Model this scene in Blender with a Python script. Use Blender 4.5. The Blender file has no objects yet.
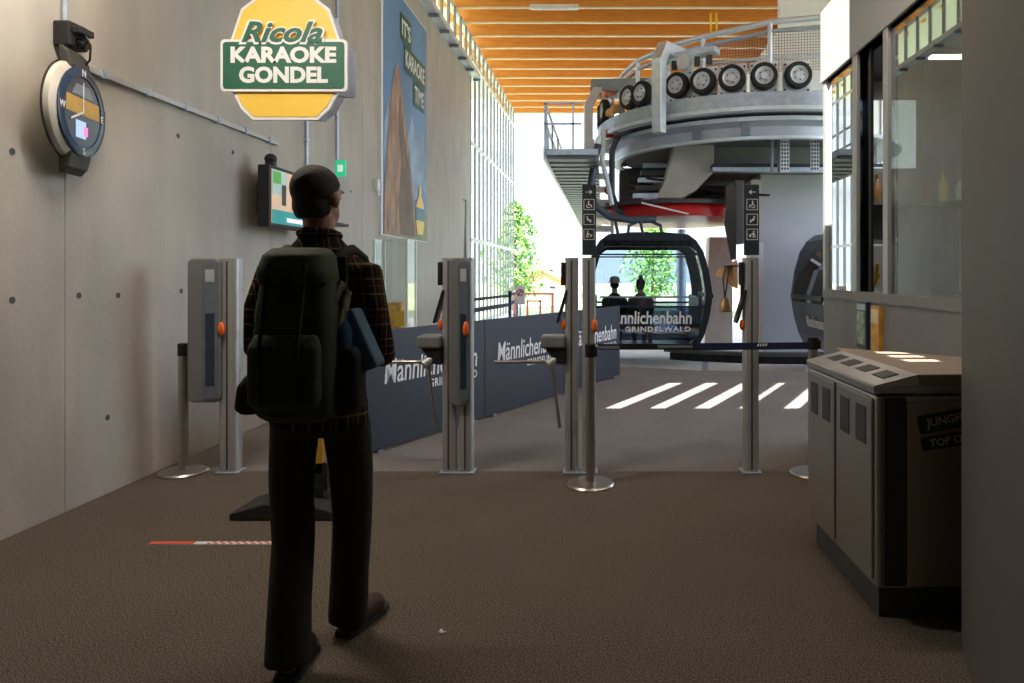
import bpy, bmesh, math, random
from mathutils import Vector, Matrix
random.seed(7)
sc = bpy.context.scene
COL = sc.collection
PI = math.pi

# ------------------------------------------------------------------ camera, world, sun, exposure
CAM_H = 1.45
F = 700.0                                   # focal length in pixels of the 1024 wide frame
cd = bpy.data.cameras.new('camera')
cd.sensor_width = 36.0
cd.lens = F / 1024 * 36
cd.shift_x = -93 / 1024
cd.shift_y = -68.5 / 1024
cd.clip_end = 3000
cam = bpy.data.objects.new('camera', cd)
cam.location = (0, 0, CAM_H)
cam.rotation_euler = (PI / 2, 0, 0)
COL.objects.link(cam)
sc.camera = cam

w = bpy.data.worlds.new('sky'); sc.world = w
w.use_nodes = True
wn = w.node_tree.nodes; wl = w.node_tree.links
bg = wn['Background']
sky = wn.new('ShaderNodeTexSky'); sky.sky_type = 'HOSEK_WILKIE'
SUN_AZ = Vector((-0.44, -0.898, 0))         # horizontal direction towards the sun
SUN_EL = math.atan(1.11)
sky.sun_direction = (SUN_AZ * math.cos(SUN_EL) + Vector((0, 0, math.sin(SUN_EL)))).normalized()
sky.turbidity = 5.0
sky.ground_albedo = 0.4
haze = wn.new('ShaderNodeMix'); haze.data_type = 'RGBA'
haze.inputs[0].default_value = 0.6
haze.inputs[7].default_value = (0.88, 0.97, 1.12, 1)
wl.new(sky.outputs[0], haze.inputs[6])
wl.new(haze.outputs[2], bg.inputs[0])
bg.inputs[1].default_value = 3.4

sd = bpy.data.lights.new('sun', 'SUN'); sd.energy = 15.0; sd.angle = 0.006
sd.color = (1.0, 0.93, 0.84)
sun = bpy.data.objects.new('sun', sd)
sun.rotation_euler = (SUN_AZ * math.cos(SUN_EL) + Vector((0, 0, math.sin(SUN_EL)))).to_track_quat('Z', 'Y').to_euler()
sun.location = (-10, -20, 30)
COL.objects.link(sun)

vs = sc.view_settings
vs.view_transform = 'Standard'; vs.look = 'None'; vs.gamma = 1.0; vs.use_curve_mapping = False
vs.exposure = 1.0
sc.cycles.max_bounces = 10
sc.cycles.diffuse_bounces = 6
sc.cycles.transparent_max_bounces = 16

# ------------------------------------------------------------------ materials
MATS = {}
def srgb(r, g, b):
    f = lambda c: (c / 255 / 12.92) if c / 255 <= 0.04045 else ((c / 255 + 0.055) / 1.055) ** 2.4
    return (f(r), f(g), f(b))
def mat(name, col, rough=0.6, metal=0.0, var=0.12, scale=8.0, bump=0.0, bscale=None, stretch=None, emit=None, spec=None, detail=4):
    if name in MATS: return MATS[name]
    m = bpy.data.materials.new(name); m.use_nodes = True
    nt = m.node_tree; n = nt.nodes; l = nt.links
    b = n['Principled BSDF']
    b.inputs['Roughness'].default_value = rough
    b.inputs['Metallic'].default_value = metal
    if spec is not None: b.inputs['Specular IOR Level'].default_value = spec
    tc = n.new('ShaderNodeTexCoord')
    mp = n.new('ShaderNodeMapping')
    l.new(tc.outputs['Object'], mp.inputs[0])
    if stretch: mp.inputs['Scale'].default_value = stretch
    nz = n.new('ShaderNodeTexNoise'); nz.inputs['Scale'].default_value = scale; nz.inputs['Detail'].default_value = detail
    l.new(mp.outputs[0], nz.inputs['Vector'])
    mx = n.new('ShaderNodeMix'); mx.data_type = 'RGBA'
    mx.inputs[6].default_value = (*[c * (1 - var) for c in col], 1)
    mx.inputs[7].default_value = (*[min(1, c * (1 + var)) for c in col], 1)
    rp = n.new('ShaderNodeMapRange'); rp.inputs[1].default_value = 0.3; rp.inputs[2].default_value = 0.7
    l.new(nz.outputs['Fac'], rp.inputs[0]); l.new(rp.outputs[0], mx.inputs[0])
    l.new(mx.outputs[2], b.inputs['Base Color'])
    if bump:
        nb = n.new('ShaderNodeTexNoise'); nb.inputs['Scale'].default_value = bscale or scale * 6; nb.inputs['Detail'].default_value = 3
        l.new(mp.outputs[0], nb.inputs['Vector'])
        bp = n.new('ShaderNodeBump'); bp.inputs['Strength'].default_value = bump; bp.inputs['Distance'].default_value = 0.02
        l.new(nb.outputs['Fac'], bp.inputs['Height']); l.new(bp.outputs[0], b.inputs['Normal'])
    if emit:
        b.inputs['Emission Color'].default_value = (*emit[0], 1); b.inputs['Emission Strength'].default_value = emit[1]
    MATS[name] = m
    return m
def glass(name, tint=(0.9, 0.95, 0.95), refl=0.06, edge=0.6, rough=0.0):
    if name in MATS: return MATS[name]
    m = bpy.data.materials.new(name); m.use_nodes = True
    nt = m.node_tree; n = nt.nodes; l = nt.links
    for x in list(n): n.remove(x)
    out = n.new('ShaderNodeOutputMaterial')
    tr = n.new('ShaderNodeBsdfTransparent'); tr.inputs[0].default_value = (*tint, 1)
    gl = n.new('ShaderNodeBsdfGlossy'); gl.inputs['Roughness'].default_value = rough
    lw = n.new('ShaderNodeLayerWeight'); lw.inputs[0].default_value = 0.5
    mr = n.new('ShaderNodeMapRange'); mr.inputs[3].default_value = refl; mr.inputs[4].default_value = edge
    pw = n.new('ShaderNodeMath'); pw.operation = 'POWER'; pw.inputs[1].default_value = 3
    l.new(lw.outputs['Facing'], pw.inputs[0]); l.new(pw.outputs[0], mr.inputs[0])
    mx = n.new('ShaderNodeMixShader')
    l.new(mr.outputs[0], mx.inputs[0]); l.new(tr.outputs[0], mx.inputs[1]); l.new(gl.outputs[0], mx.inputs[2])
    l.new(mx.outputs[0], out.inputs[0])
    MATS[name] = m
    return m

def node_concrete():
    m = mat('concrete_wall', (0.44, 0.40, 0.345), 0.55, var=0.09, scale=1.3, bump=0.12, bscale=30)
    nt = m.node_tree; n = nt.nodes; l = nt.links
    b = n['Principled BSDF']
    src = b.inputs['Base Color'].links[0].from_socket
    tc = n.new('ShaderNodeTexCoord'); mp = n.new('ShaderNodeMapping'); mp.inputs['Scale'].default_value = (2.5, 2.5, 0.6)
    nz = n.new('ShaderNodeTexNoise'); nz.inputs['Scale'].default_value = 2.0; nz.inputs['Detail'].default_value = 8
    l.new(tc.outputs['Object'], mp.inputs[0]); l.new(mp.outputs[0], nz.inputs[0])
    mr = n.new('ShaderNodeMapRange'); mr.inputs[1].default_value = 0.25; mr.inputs[2].default_value = 0.75
    mr.inputs[3].default_value = 0.88; mr.inputs[4].default_value = 1.08
    l.new(nz.outputs['Fac'], mr.inputs[0])
    mu = n.new('ShaderNodeMix'); mu.data_type = 'RGBA'; mu.blend_type = 'MULTIPLY'; mu.inputs[0].default_value = 1
    l.new(src, mu.inputs[6]); l.new(mr.outputs[0], mu.inputs[7]); l.new(mu.outputs[2], b.inputs['Base Color'])
    return m
def node_carpet(name, c1, c2, scale):
    m = mat(name, c1, 0.95, var=0.15, scale=2.0, bump=0.25, bscale=scale, spec=0.1)
    nt = m.node_tree; n = nt.nodes; l = nt.links
    b = n['Principled BSDF']
    src = b.inputs['Base Color'].links[0].from_socket
    tc = n.new('ShaderNodeTexCoord'); nz = n.new('ShaderNodeTexNoise'); nz.inputs['Scale'].default_value = scale; nz.inputs['Detail'].default_value = 2
    l.new(tc.outputs['Object'], nz.inputs[0])
    mr = n.new('ShaderNodeMapRange'); mr.inputs[1].default_value = 0.42; mr.inputs[2].default_value = 0.62
    l.new(nz.outputs['Fac'], mr.inputs[0])
    mu = n.new('ShaderNodeMix'); mu.data_type = 'RGBA'; mu.inputs[7].default_value = (*c2, 1)
    l.new(mr.outputs[0], mu.inputs[0]); l.new(src, mu.inputs[6]); l.new(mu.outputs[2], b.inputs['Base Color'])
    return m
def node_plaid():
    m = mat('plaid_flannel', (0.030, 0.019, 0.012), 0.9, var=0.15, scale=40, spec=0.1)
    nt = m.node_tree; n = nt.nodes; l = nt.links
    b = n['Principled BSDF']
    src = b.inputs['Base Color'].links[0].from_socket
    tc = n.new('ShaderNodeTexCoord'); sp = n.new('ShaderNodeSeparateXYZ'); l.new(tc.outputs['Object'], sp.inputs[0])
    def lines(sock, period, width, phase):
        a = n.new('ShaderNodeMath'); a.operation = 'ADD'; a.inputs[1].default_value = 10 + phase; l.new(sock, a.inputs[0])
        d = n.new('ShaderNodeMath'); d.operation = 'DIVIDE'; d.inputs[1].default_value = period; l.new(a.outputs[0], d.inputs[0])
        f = n.new('ShaderNodeMath'); f.operation = 'FRACT'; l.new(d.outputs[0], f.inputs[0])
        c = n.new('ShaderNodeMath'); c.operation = 'LESS_THAN'; c.inputs[1].default_value = width; l.new(f.outputs[0], c.inputs[0])
        return c.outputs[0]
    xy = n.new('ShaderNodeMath'); xy.operation = 'ADD'; l.new(sp.outputs[0], xy.inputs[0]); l.new(sp.outputs[1], xy.inputs[1])
    cur = src
    for sock, per, wd, ph, colr, fac in ((sp.outputs[2], 0.055, 0.5, 0, (0.012, 0.010, 0.008), 0.6), (xy.outputs[0], 0.055, 0.5, 0, (0.012, 0.010, 0.008), 0.6),
                                    (sp.outputs[2], 0.055, 0.10, 0.014, (0.22, 0.16, 0.085), 0.75), (xy.outputs[0], 0.055, 0.10, 0.014, (0.22, 0.16, 0.085), 0.75),
                                    (sp.outputs[2], 0.11, 0.06, 0.04, (0.18, 0.05, 0.025), 0.7), (xy.outputs[0], 0.11, 0.06, 0.04, (0.18, 0.05, 0.025), 0.7)):
        g = lines(sock, per, wd, ph)
        mu = n.new('ShaderNodeMath'); mu.operation = 'MULTIPLY'; mu.inputs[1].default_value = fac; l.new(g, mu.inputs[0])
        mx = n.new('ShaderNodeMix'); mx.data_type = 'RGBA'; mx.inputs[7].default_value = (*colr, 1)
        l.new(mu.outputs[0], mx.inputs[0]); l.new(cur, mx.inputs[6]); cur = mx.outputs[2]
    l.new(cur, b.inputs['Base Color'])
    return m
def node_mesh_grid(name, col, period, fill):
    """wire mesh: open holes are transparent"""
    m = mat(name, col, 0.5, 0.6)
    nt = m.node_tree; n = nt.nodes; l = nt.links
    b = n['Principled BSDF']; out = n['Material Output']
    tc = n.new('ShaderNodeTexCoord'); sp = n.new('ShaderNodeSeparateXYZ'); l.new(tc.outputs['UV'], sp.inputs[0])
    outs = []
    for k in (0, 1):
        d = n.new('ShaderNodeMath'); d.operation = 'DIVIDE'; d.inputs[1].default_value = period; l.new(sp.outputs[k], d.inputs[0])
        f = n.new('ShaderNodeMath'); f.operation = 'FRACT'; l.new(d.outputs[0], f.inputs[0])
        c = n.new('ShaderNodeMath'); c.operation = 'LESS_THAN'; c.inputs[1].default_value = fill; l.new(f.outputs[0], c.inputs[0])
        outs.append(c.outputs[0])
    mx = n.new('ShaderNodeMath'); mx.operation = 'MAXIMUM'; l.new(outs[0], mx.inputs[0]); l.new(outs[1], mx.inputs[1])
    l.new(mx.outputs[0], b.inputs['Alpha'])
    return m

concrete = node_concrete()
lobbydark = mat('lobby_dark_panel', (0.07, 0.065, 0.06), 0.7)
carpet = node_carpet('carpet', (0.066, 0.052, 0.040), (0.19, 0.160, 0.130), 150)
station_floor = node_carpet('station_floor', (0.19, 0.172, 0.160), (0.215, 0.20, 0.19), 60)
pit_floor = mat('pale_screed', (0.62, 0.62, 0.62), 0.7, var=0.08, scale=3)
plaid = node_plaid()
wood = mat('orange_larch', (0.80, 0.36, 0.08), 0.55, var=0.16, scale=6, stretch=(0.4, 8, 8), bump=0.05)
lit_beam_bottom = mat('painted_bottom_light', (0.82, 0.66, 0.47), 0.5, var=0.04)  # pale tone paints daylight bounced onto the beam bottoms
deckwood = mat('roof_deck_wood', (0.62, 0.30, 0.09), 0.6, var=0.14, scale=5, stretch=(0.3, 6, 6))
white_metal = mat('white_coated_metal', (0.78, 0.79, 0.80), 0.4, var=0.04)
galv = mat('galvanised_steel', (0.46, 0.53, 0.63), 0.42, 0.55, var=0.14, scale=9)
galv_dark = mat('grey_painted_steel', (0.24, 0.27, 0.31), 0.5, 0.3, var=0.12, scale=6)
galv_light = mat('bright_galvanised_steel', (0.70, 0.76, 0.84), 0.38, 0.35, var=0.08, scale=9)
alu = mat('brushed_aluminium', (0.52, 0.525, 0.52), 0.45, 0.6, var=0.07, scale=20, stretch=(8, 8, 0.6))
steel = mat('brushed_steel', (0.46, 0.43, 0.40), 0.30, 0.9, var=0.06, scale=24, stretch=(10, 10, 0.5))
binsteel = mat('bin_brushed_steel', (0.42, 0.41, 0.39), 0.34, 0.75, var=0.05, scale=30, stretch=(8, 8, 0.4))
bintop = mat('bin_lid_panel', (0.30, 0.235, 0.18), 0.5, var=0.1, scale=10)
black = mat('black_plastic', (0.012, 0.012, 0.013), 0.5, var=0.1)
blackgloss = mat('black_gloss', (0.012, 0.013, 0.016), 0.12, var=0.1)
rubber = mat('black_rubber', (0.022, 0.022, 0.023), 0.8, var=0.2, scale=20)
darkgrey = mat('dark_grey', (0.06, 0.062, 0.065), 0.55, var=0.1)
midgrey = mat('grey_coating', (0.18, 0.18, 0.18), 0.5, var=0.06)
kioskgrey = mat('kiosk_grey_panel', (0.235, 0.232, 0.228), 0.55, var=0.04)
pillargrey = mat('olive_grey_panel', (0.115, 0.108, 0.098), 0.6, var=0.05, scale=2)
columngrey = mat('blue_grey_column', (0.42, 0.44, 0.49), 0.5, var=0.05, scale=2)
navy = mat('navy_board', (0.022, 0.029, 0.043), 0.5, var=0.06, scale=2)
beltblue = mat('navy_belt', (0.012, 0.020, 0.075), 0.75, var=0.1)
signnavy = mat('sign_navy', (0.020, 0.030, 0.040), 0.55, var=0.05)
white = mat('white_print', (0.82, 0.82, 0.82), 0.6, var=0.02)
white_soft = mat('white_panel', (0.72, 0.73, 0.75), 0.55, var=0.04)
orange = mat('orange_plastic', (0.85, 0.16, 0.02), 0.4, var=0.05)
red = mat('red_paint', (0.50, 0.010, 0.012), 0.35, var=0.1)
yellow = mat('yellow_paint', (0.90, 0.60, 0.02), 0.5, var=0.05)
green = mat('sign_green', (0.010, 0.115, 0.060), 0.5, var=0.04)
candy = mat('sign_yellow', (0.93, 0.60, 0.07), 0.45, var=0.04, scale=2)
skin = mat('skin', (0.36, 0.19, 0.125), 0.5, var=0.08, scale=12)
hairm = mat('dark_hair', (0.012, 0.009, 0.007), 0.7, var=0.3, scale=60, bump=0.4, bscale=220)
trousers_m = mat('dark_trousers', (0.018, 0.015, 0.012), 0.9, var=0.15, scale=30, bump=0.15, bscale=30)
boot_m = mat('brown_boot_leather', (0.045, 0.020, 0.014), 0.6, var=0.2, scale=14)
packgreen = mat('dark_green_nylon', (0.019, 0.034, 0.011), 0.8, var=0.18, scale=14, bump=0.15, bscale=24)
packblack = mat('black_nylon', (0.008, 0.009, 0.009), 0.8, var=0.2, scale=20)
blue_cloth = mat('blue_cloth', (0.07, 0.15, 0.24), 0.8, var=0.1)
peach = mat('peach_felt', (0.75, 0.42, 0.22), 0.8, var=0.06)
brass = mat('brass', (0.55, 0.33, 0.16), 0.35, 0.8)
cabinglass = glass('cabin_glass', (0.86, 0.91, 0.94), 0.08, 0.7)
cabindark = glass('cabin_dark_glass', (0.07, 0.08, 0.10), 0.05, 0.35)
kioskglass = glass('kiosk_glass', (0.62, 0.68, 0.66), 0.26, 0.75)
kioskmirror = glass('kiosk_reflective_glass', (0.30, 0.34, 0.33), 0.62, 0.9)
caseglass = glass('showcase_glass', (0.96, 0.985, 0.97), 0.05, 0.5)
cabinpaint = mat('cabin_dark_blue_paint', (0.020, 0.027, 0.042), 0.3, 0.0, var=0.06, spec=0.3)
grass = mat('meadow', (0.24, 0.28, 0.15), 0.9, var=0.3, scale=0.12)
hillm = mat('hillside', (0.095, 0.115, 0.125), 0.9, var=0.4, scale=0.02, detail=8)  # bluish tone paints distance haze into the forest colour
leafm = mat('leaf_green', (0.14, 0.30, 0.06), 0.6, var=0.35, scale=3)
bark = mat('bark', (0.10, 0.07, 0.05), 0.9, var=0.2)
fill_glow = mat('fill_lamp_glow', (0.9, 0.9, 0.9), 0.5, emit=((1.0, 0.92, 0.80), 9.0))

# ------------------------------------------------------------------ mesh helpers
class MB:
    def __init__(s): s.v = []; s.f = []; s.uv = None
    def add(s, vs, fs):
        o = len(s.v); s.v += [tuple(p) for p in vs]; s.f += [tuple(i + o for i in f) for f in fs]; return s
    def bx(s, x0, x1, y0, y1, z0, z1, M=None):
        vs = [Vector(p) for p in ((x0,y0,z0),(x1,y0,z0),(x1,y1,z0),(x0,y1,z0),(x0,y0,z1),(x1,y0,z1),(x1,y1,z1),(x0,y1,z1))]
        if M is not None: vs = [M @ p for p in vs]
        return s.add(vs, [(0,3,2,1),(4,5,6,7),(0,1,5,4),(1,2,6,5),(2,3,7,6),(3,0,4,7)])
    def bar(s, p0, p1, wd, ht, up=(0, 0, 1)):
        """rectangular bar between two points; wd sideways, ht along up"""
        p0 = Vector(p0); p1 = Vector(p1); d = (p1 - p0).normalized(); u = Vector(up)
        r = d.cross(u)
        if r.length < 1e-4: r = d.cross(Vector((1, 0, 0)))
        r.normalize(); u = r.cross(d).normalized()
        vs = [p + r * a * wd / 2 + u * b * ht / 2 for p in (p0, p1) for a, b in ((-1,-1),(1,-1),(1,1),(-1,1))]
        return s.add(vs, [(0,1,2,3),(7,6,5,4),(0,4,5,1),(1,5,6,2),(2,6,7,3),(3,7,4,0)])
    def tube(s, path, rad, n=10, cap=True, closed=False):
        path = [Vector(p) for p in path]; k = len(path)
        if not isinstance(rad, (list, tuple)): rad = [rad] * k
        vs = []; ref = None
        for i, p in enumerate(path):
            if closed: d = path[(i + 1) % k] - path[i - 1]
            else: d = path[min(i + 1, k - 1)] - path[max(i - 1, 0)]
            d.normalize()
            if ref is None:
                ref = d.cross(Vector((0, 0, 1)))
                if ref.length < 1e-3: ref = d.cross(Vector((1, 0, 0)))
            ref = (ref - d * ref.dot(d)).normalized(); b = d.cross(ref)
            for j in range(n):
                a = 2 * PI * j / n
                vs.append(p + (ref * math.cos(a) + b * math.sin(a)) * rad[i])
        fs = []
        for i in range(k if closed else k - 1):
            for j in range(n):
                a = i * n + j; b_ = i * n + (j + 1) % n; c = ((i + 1) % k) * n + (j + 1) % n; d = ((i + 1) % k) * n + j
                fs.append((a, b_, c, d))
        if cap and not closed:
            fs.append(tuple(range(n - 1, -1, -1))); fs.append(tuple((k - 1) * n + j for j in range(n)))
        return s.add(vs, fs)
    def cyl(s, p0, p1, r, n=16): return s.tube([p0, p1], r, n)
    def lathe(s, prof, c=(0, 0, 0), n=24, axis='z', sx=1.0, sy=1.0, loop=False):
        if loop: prof = list(prof) + [prof[0]]
        vs = []; m = len(prof)
        for r, h in prof:
            for j in range(n):
                a = 2 * PI * j / n; x, y = r * math.cos(a) * sx, r * math.sin(a) * sy
                p = (x, y, h) if axis == 'z' else ((h, x, y) if axis == 'x' else (y, h, x))
                vs.append((p[0] + c[0], p[1] + c[1], p[2] + c[2]))
        fs = [(i * n + j, i * n + (j + 1) % n, (i + 1) * n + (j + 1) % n, (i + 1) * n + j) for i in range(m - 1) for j in range(n)]
        if prof[0][0] > 1e-6 and not loop: fs.append(tuple(range(n - 1, -1, -1)))
        if prof[-1][0] > 1e-6 and not loop: fs.append(tuple((m - 1) * n + j for j in range(n)))
        return s.add(vs, fs)
    def prism(s, poly, a, b, fn):
        """poly of 2D points extruded from a to b; fn(u, v, t) -> 3D point"""
        n = len(poly)
        vs = [fn(u, v, a) for u, v in poly] + [fn(u, v, b) for u, v in poly]
        fs = [tuple(range(n - 1, -1, -1)), tuple(range(n, 2 * n))] + [(i, (i + 1) % n, n + (i + 1) % n, n + i) for i in range(n)]
        return s.add(vs, fs)
    def ring(s, outer, inner, a, b, fn):
        """frame between two outlines with equally many points"""
        n = len(outer)
        vs = [fn(u, v, t) for t in (a, b) for lp in (outer, inner) for u, v in lp]
        fs = []
        for i in range(n):
            j = (i + 1) % n
            fs += [(i, j, n + j, n + i), (2*n + i, 3*n + i, 3*n + j, 2*n + j), (i, 2*n + i, 2*n + j, j), (n + i, n + j, 3*n + j, 3*n + i)]
        return s.add(vs, fs)
    def ell(s, c, r, R=None, n=16, m=10):
        vs = []; fs = []
        for i in range(m + 1):
            t = PI * i / m
            for j in range(n):
                a = 2 * PI * j / n
                p = Vector((r[0] * math.sin(t) * math.cos(a), r[1] * math.sin(t) * math.sin(a), r[2] * math.cos(t)))
                if R is not None: p = R @ p
                vs.append(p + Vector(c))
        for i in range(m):
            for j in range(n):
                fs.append((i * n + j, (i + 1) * n + j, (i + 1) * n + (j + 1) % n, i * n + (j + 1) % n))
        return s.add(vs, fs)
    def rings(s, rs, n=20, yc=0):
        """stack of ellipses (cx, cy, z, rx, ry), a closed body"""
        vs = []; m = len(rs)
        for cx, cy, z, rx, ry in rs:
            for j in range(n):
                a = 2 * PI * j / n; vs.append((cx + rx * math.cos(a), cy + ry * math.sin(a), z))
        fs = [(i * n + j, i * n + (j + 1) % n, (i + 1) * n + (j + 1) % n, (i + 1) * n + j) for i in range(m - 1) for j in range(n)]
        fs.append(tuple(range(n - 1, -1, -1))); fs.append(tuple((m - 1) * n + j for j in range(n)))
        return s.add(vs, fs)
    def mesh(s, name):
        me = bpy.data.meshes.new(name); me.from_pydata(s.v, [], s.f)
        bm = bmesh.new(); bm.from_mesh(me)
        bmesh.ops.remove_doubles(bm, verts=bm.verts, dist=1e-6)
        bmesh.ops.recalc_face_normals(bm, faces=bm.faces); bm.to_mesh(me); bm.free()
        return me
    def build(s, name, m, parent=None, smooth=False, bevel=0.0, w=False, seg=2):
        o = link(name, s.mesh(name), m, parent, w)
        if smooth: shade(o.data)
        if bevel:
            b = o.modifiers.new('bevel', 'BEVEL'); b.width = bevel; b.segments = seg; b.limit_method = 'ANGLE'
            b.angle_limit = 0.6
        return o
def shade(me, ang=0.7):
    for p in me.polygons: p.use_smooth = True
    bm = bmesh.new(); bm.from_mesh(me)
    for e in bm.edges:
        if len(e.link_faces) == 2 and e.calc_face_angle(0) > ang: e.smooth = False
    bm.to_mesh(me); bm.free()
def wloc(o):
    v = Vector((0, 0, 0))
    while o is not None: v += o.location; o = o.parent
    return v
def link(name, me, m, parent=None, w=False):
    o = bpy.data.objects.new(name, me); COL.objects.link(o)
    if m is not None: me.materials.append(m)
    if parent is not None:
        o.parent = parent
        if w: o.location = -wloc(parent)          # the mesh was written in world coordinates
    return o
def tag(o, label=None, cat=None, group=None, kind=None):
    if label: o['label'] = label
    if cat: o['category'] = cat
    if group: o['group'] = group
    if kind: o['kind'] = kind
    return o
def thing(name, label, cat, loc=(0, 0, 0), group=None, rz=0.0):
    o = bpy.data.objects.new(name, None); COL.objects.link(o); o.empty_display_size = 0.1
    o.location = loc; o.rotation_euler[2] = rz
    return tag(o, label, cat, group)
def struct(name, mb, m, label, bevel=0):
    return tag(mb.build(name, m, bevel=bevel), label, name.split('_')[0], kind='structure')
def copy_tree(o, parent=None):
    c = o.copy(); COL.objects.link(c); c.parent = parent
    for ch in list(o.children): copy_tree(ch, c)
    return c
def P(x, y, Y):
    """point at depth Y seen at photo pixel (x, y)"""
    return Vector(((x - 605) / F * Y, Y, CAM_H - (y - 273) / F * Y))
def remeshed(mb, name, voxel, smooth=3):
    o = link('temp', mb.mesh('temp'), None)
    r = o.modifiers.new('r', 'REMESH'); r.mode = 'VOXEL'; r.voxel_size = voxel
    if smooth:
        q = o.modifiers.new('s', 'SMOOTH'); q.factor = 0.5; q.iterations = smooth
    dg = bpy.context.evaluated_depsgraph_get()
    me = bpy.data.meshes.new_from_object(o.evaluated_get(dg)); me.name = name
    old = o.data; bpy.data.objects.remove(o); bpy.data.meshes.remove(old)
    for p in me.polygons: p.use_smooth = True
    return me
def text(name, s, m, parent, origin, xdir, ydir, width=None, height=None, bold=0.0, shear=0.0, depth=0.002, w=True, spacing=1.0, align='LEFT'):
    cu = bpy.data.curves.new(name, 'FONT'); cu.body = s; cu.size = 1.0; cu.offset = bold; cu.shear = shear
    cu.space_character = spacing; cu.resolution_u = 3
    cu.extrude = 0.0
    t = bpy.data.objects.new('temp', cu); COL.objects.link(t)
    dg = bpy.context.evaluated_depsgraph_get()
    me = bpy.data.meshes.new_from_object(t.evaluated_get(dg))
    bpy.data.objects.remove(t); bpy.data.curves.remove(cu)
    xs = [v.co.x for v in me.vertices]; ys = [v.co.y for v in me.vertices]
    x0, x1, y0, y1 = min(xs), max(xs), min(ys), max(ys)
    kx = width / (x1 - x0) if width else None
    ky = height / (y1 - y0) if height else None
    kx = kx or ky; ky = ky or kx
    X = Vector(xdir).normalized(); Y = Vector(ydir).normalized(); Z = X.cross(Y); O = Vector(origin)
    off = {'LEFT': 0, 'CENTER': -(x1 - x0) / 2, 'RIGHT': -(x1 - x0)}[align]
    bm = bmesh.new(); bm.from_mesh(me)
    for v in bm.verts: v.co = O + X * ((v.co.x - x0 + off) * kx) + Y * ((v.co.y - y0) * ky)
    r = bmesh.ops.extrude_face_region(bm, geom=bm.faces[:])
    for e in r['geom']:
        if isinstance(e, bmesh.types.BMVert): e.co += Z * depth
    bmesh.ops.recalc_face_normals(bm, faces=bm.faces)
    for f_ in bm.faces: f_.smooth = False
    bm.to_mesh(me); bm.free(); me.name = name; me.materials.clear()
    return link(name, me, m, parent, w)
def rrect(w_, h, r, n=5, cx=0, cy=0):
    pts = []
    for sx, sy, a0 in ((1, 1, 0), (-1, 1, PI/2), (-1, -1, PI), (1, -1, 3*PI/2)):
        for k in range(n + 1):
            a = a0 + PI / 2 * k / n
            pts.append((cx + sx * (w_/2 - r) + r * math.cos(a), cy + sy * (h/2 - r) + r * math.sin(a)))
    return pts
XZ = lambda u, v, t: (u, t, v)          # outline in x/z, extruded along y
YZ = lambda u, v, t: (t, u, v)          # outline in y/z, extruded along x
XY = lambda u, v, t: (u, v, t)          # outline in x/y, extruded along z

# ------------------------------------------------------------------ the building
WX = -3.27                              # face of the left concrete wall
struct('floor', MB().bx(-3.6, 5.0, -6, 5.12, -0.3, 0), carpet, 'brown speckled carpet floor in front of the ticket gates')
o = struct('floor_station', MB().prism([(-3.6, 5.12), (8, 5.12), (8, 10.2), (2.6, 10.35), (1.35, 10.45), (0.2, 10.95), (-3.6, 11.4)], -0.3, -0.004, XY), station_floor, 'grey-brown smooth floor beyond the ticket gates')
o = struct('floor_pit', MB().bx(-3.6, 8, 10.2, 27, -0.5, -0.3), pit_floor, 'pale lowered floor under the gondola track')
# left wall: backing plus cast panels with recessed joints
wall = struct('wall_left', MB().bx(-3.7, -3.285, -6, 17.0, -0.3, 6.45), concrete, 'tall bare concrete wall on the left')
ys = [-6, -3.56, -0.96, 1.64, 4.24, 6.84, 9.44, 12.04, 14.64, 17.0]
zs = [0.0, 4.2, 6.45]
for i in range(len(ys) - 1):
    for k in range(2):
        MB().bx(-3.29, WX, ys[i] + 0.0015, ys[i + 1] - 0.0015, zs[k] + (0.001 if k else 0), zs[k + 1] - 0.001).build('panel', concrete, wall, bevel=0.002, seg=1)
hole = MB().lathe([(0.020, 0), (0.014, -0.012)], (WX + 0.003, 0, 0), 12, 'x').mesh('tie_hole')
hole.materials.append(darkgrey)
for hy, hz in ((3.86, 2.12), (4.56, 2.49), (5.36, 2.50), (6.15, 2.51), (3.86, 1.30), (4.35, 1.31), (4.7, 1.30), (5.4, 1.31), (6.3, 1.3), (4.6, 0.5), (5.6, 0.5), (8.2, 2.5), (9.0, 2.5), (3.9, 3.05)):
    h = bpy.data.objects.new('tie_hole', hole); COL.objects.link(h); h.parent = wall; h.location = (0, hy, hz)
# slatted facade behind it
fac = struct('wall_facade', MB().bx(-3.28, -3.25, 17.0, 25.75, 2.22, 2.30).bx(-3.28, -3.25, 17.0, 25.75, 4.60, 4.68).bx(-3.28, -3.25, 17.0, 25.75, 6.66, 6.74).bx(-3.42, -3.30, 4.0, 25.75, 7.24, 7.36).bx(-3.45, -3.2, 17, 25.75, -0.3, 0.06), white_metal, 'open facade of white upright fins at the far left')
finm = mat('fin_grey', (0.24, 0.25, 0.27), 0.45, 0.2, var=0.05)
fin = MB().bx(-3.325, -3.28, -0.06, 0.06, 0.0, 7.3).mesh('fin'); fin.materials.append(finm)
y = 17.15
while y < 25.8:
    f_ = bpy.data.objects.new('fin', fin); COL.objects.link(f_); f_.parent = fac; f_.location = (0, y, 0); y += 0.62
fin2 = MB().bx(-3.32, -3.27, -0.035, 0.035, 6.45, 7.3).mesh('fin'); fin2.materials.append(finm)
y = 4.2
while y < 17:
    f_ = bpy.data.objects.new('fin', fin2); COL.objects.link(f_); f_.parent = fac; f_.location = (0, y, 0); y += 0.62
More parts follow.
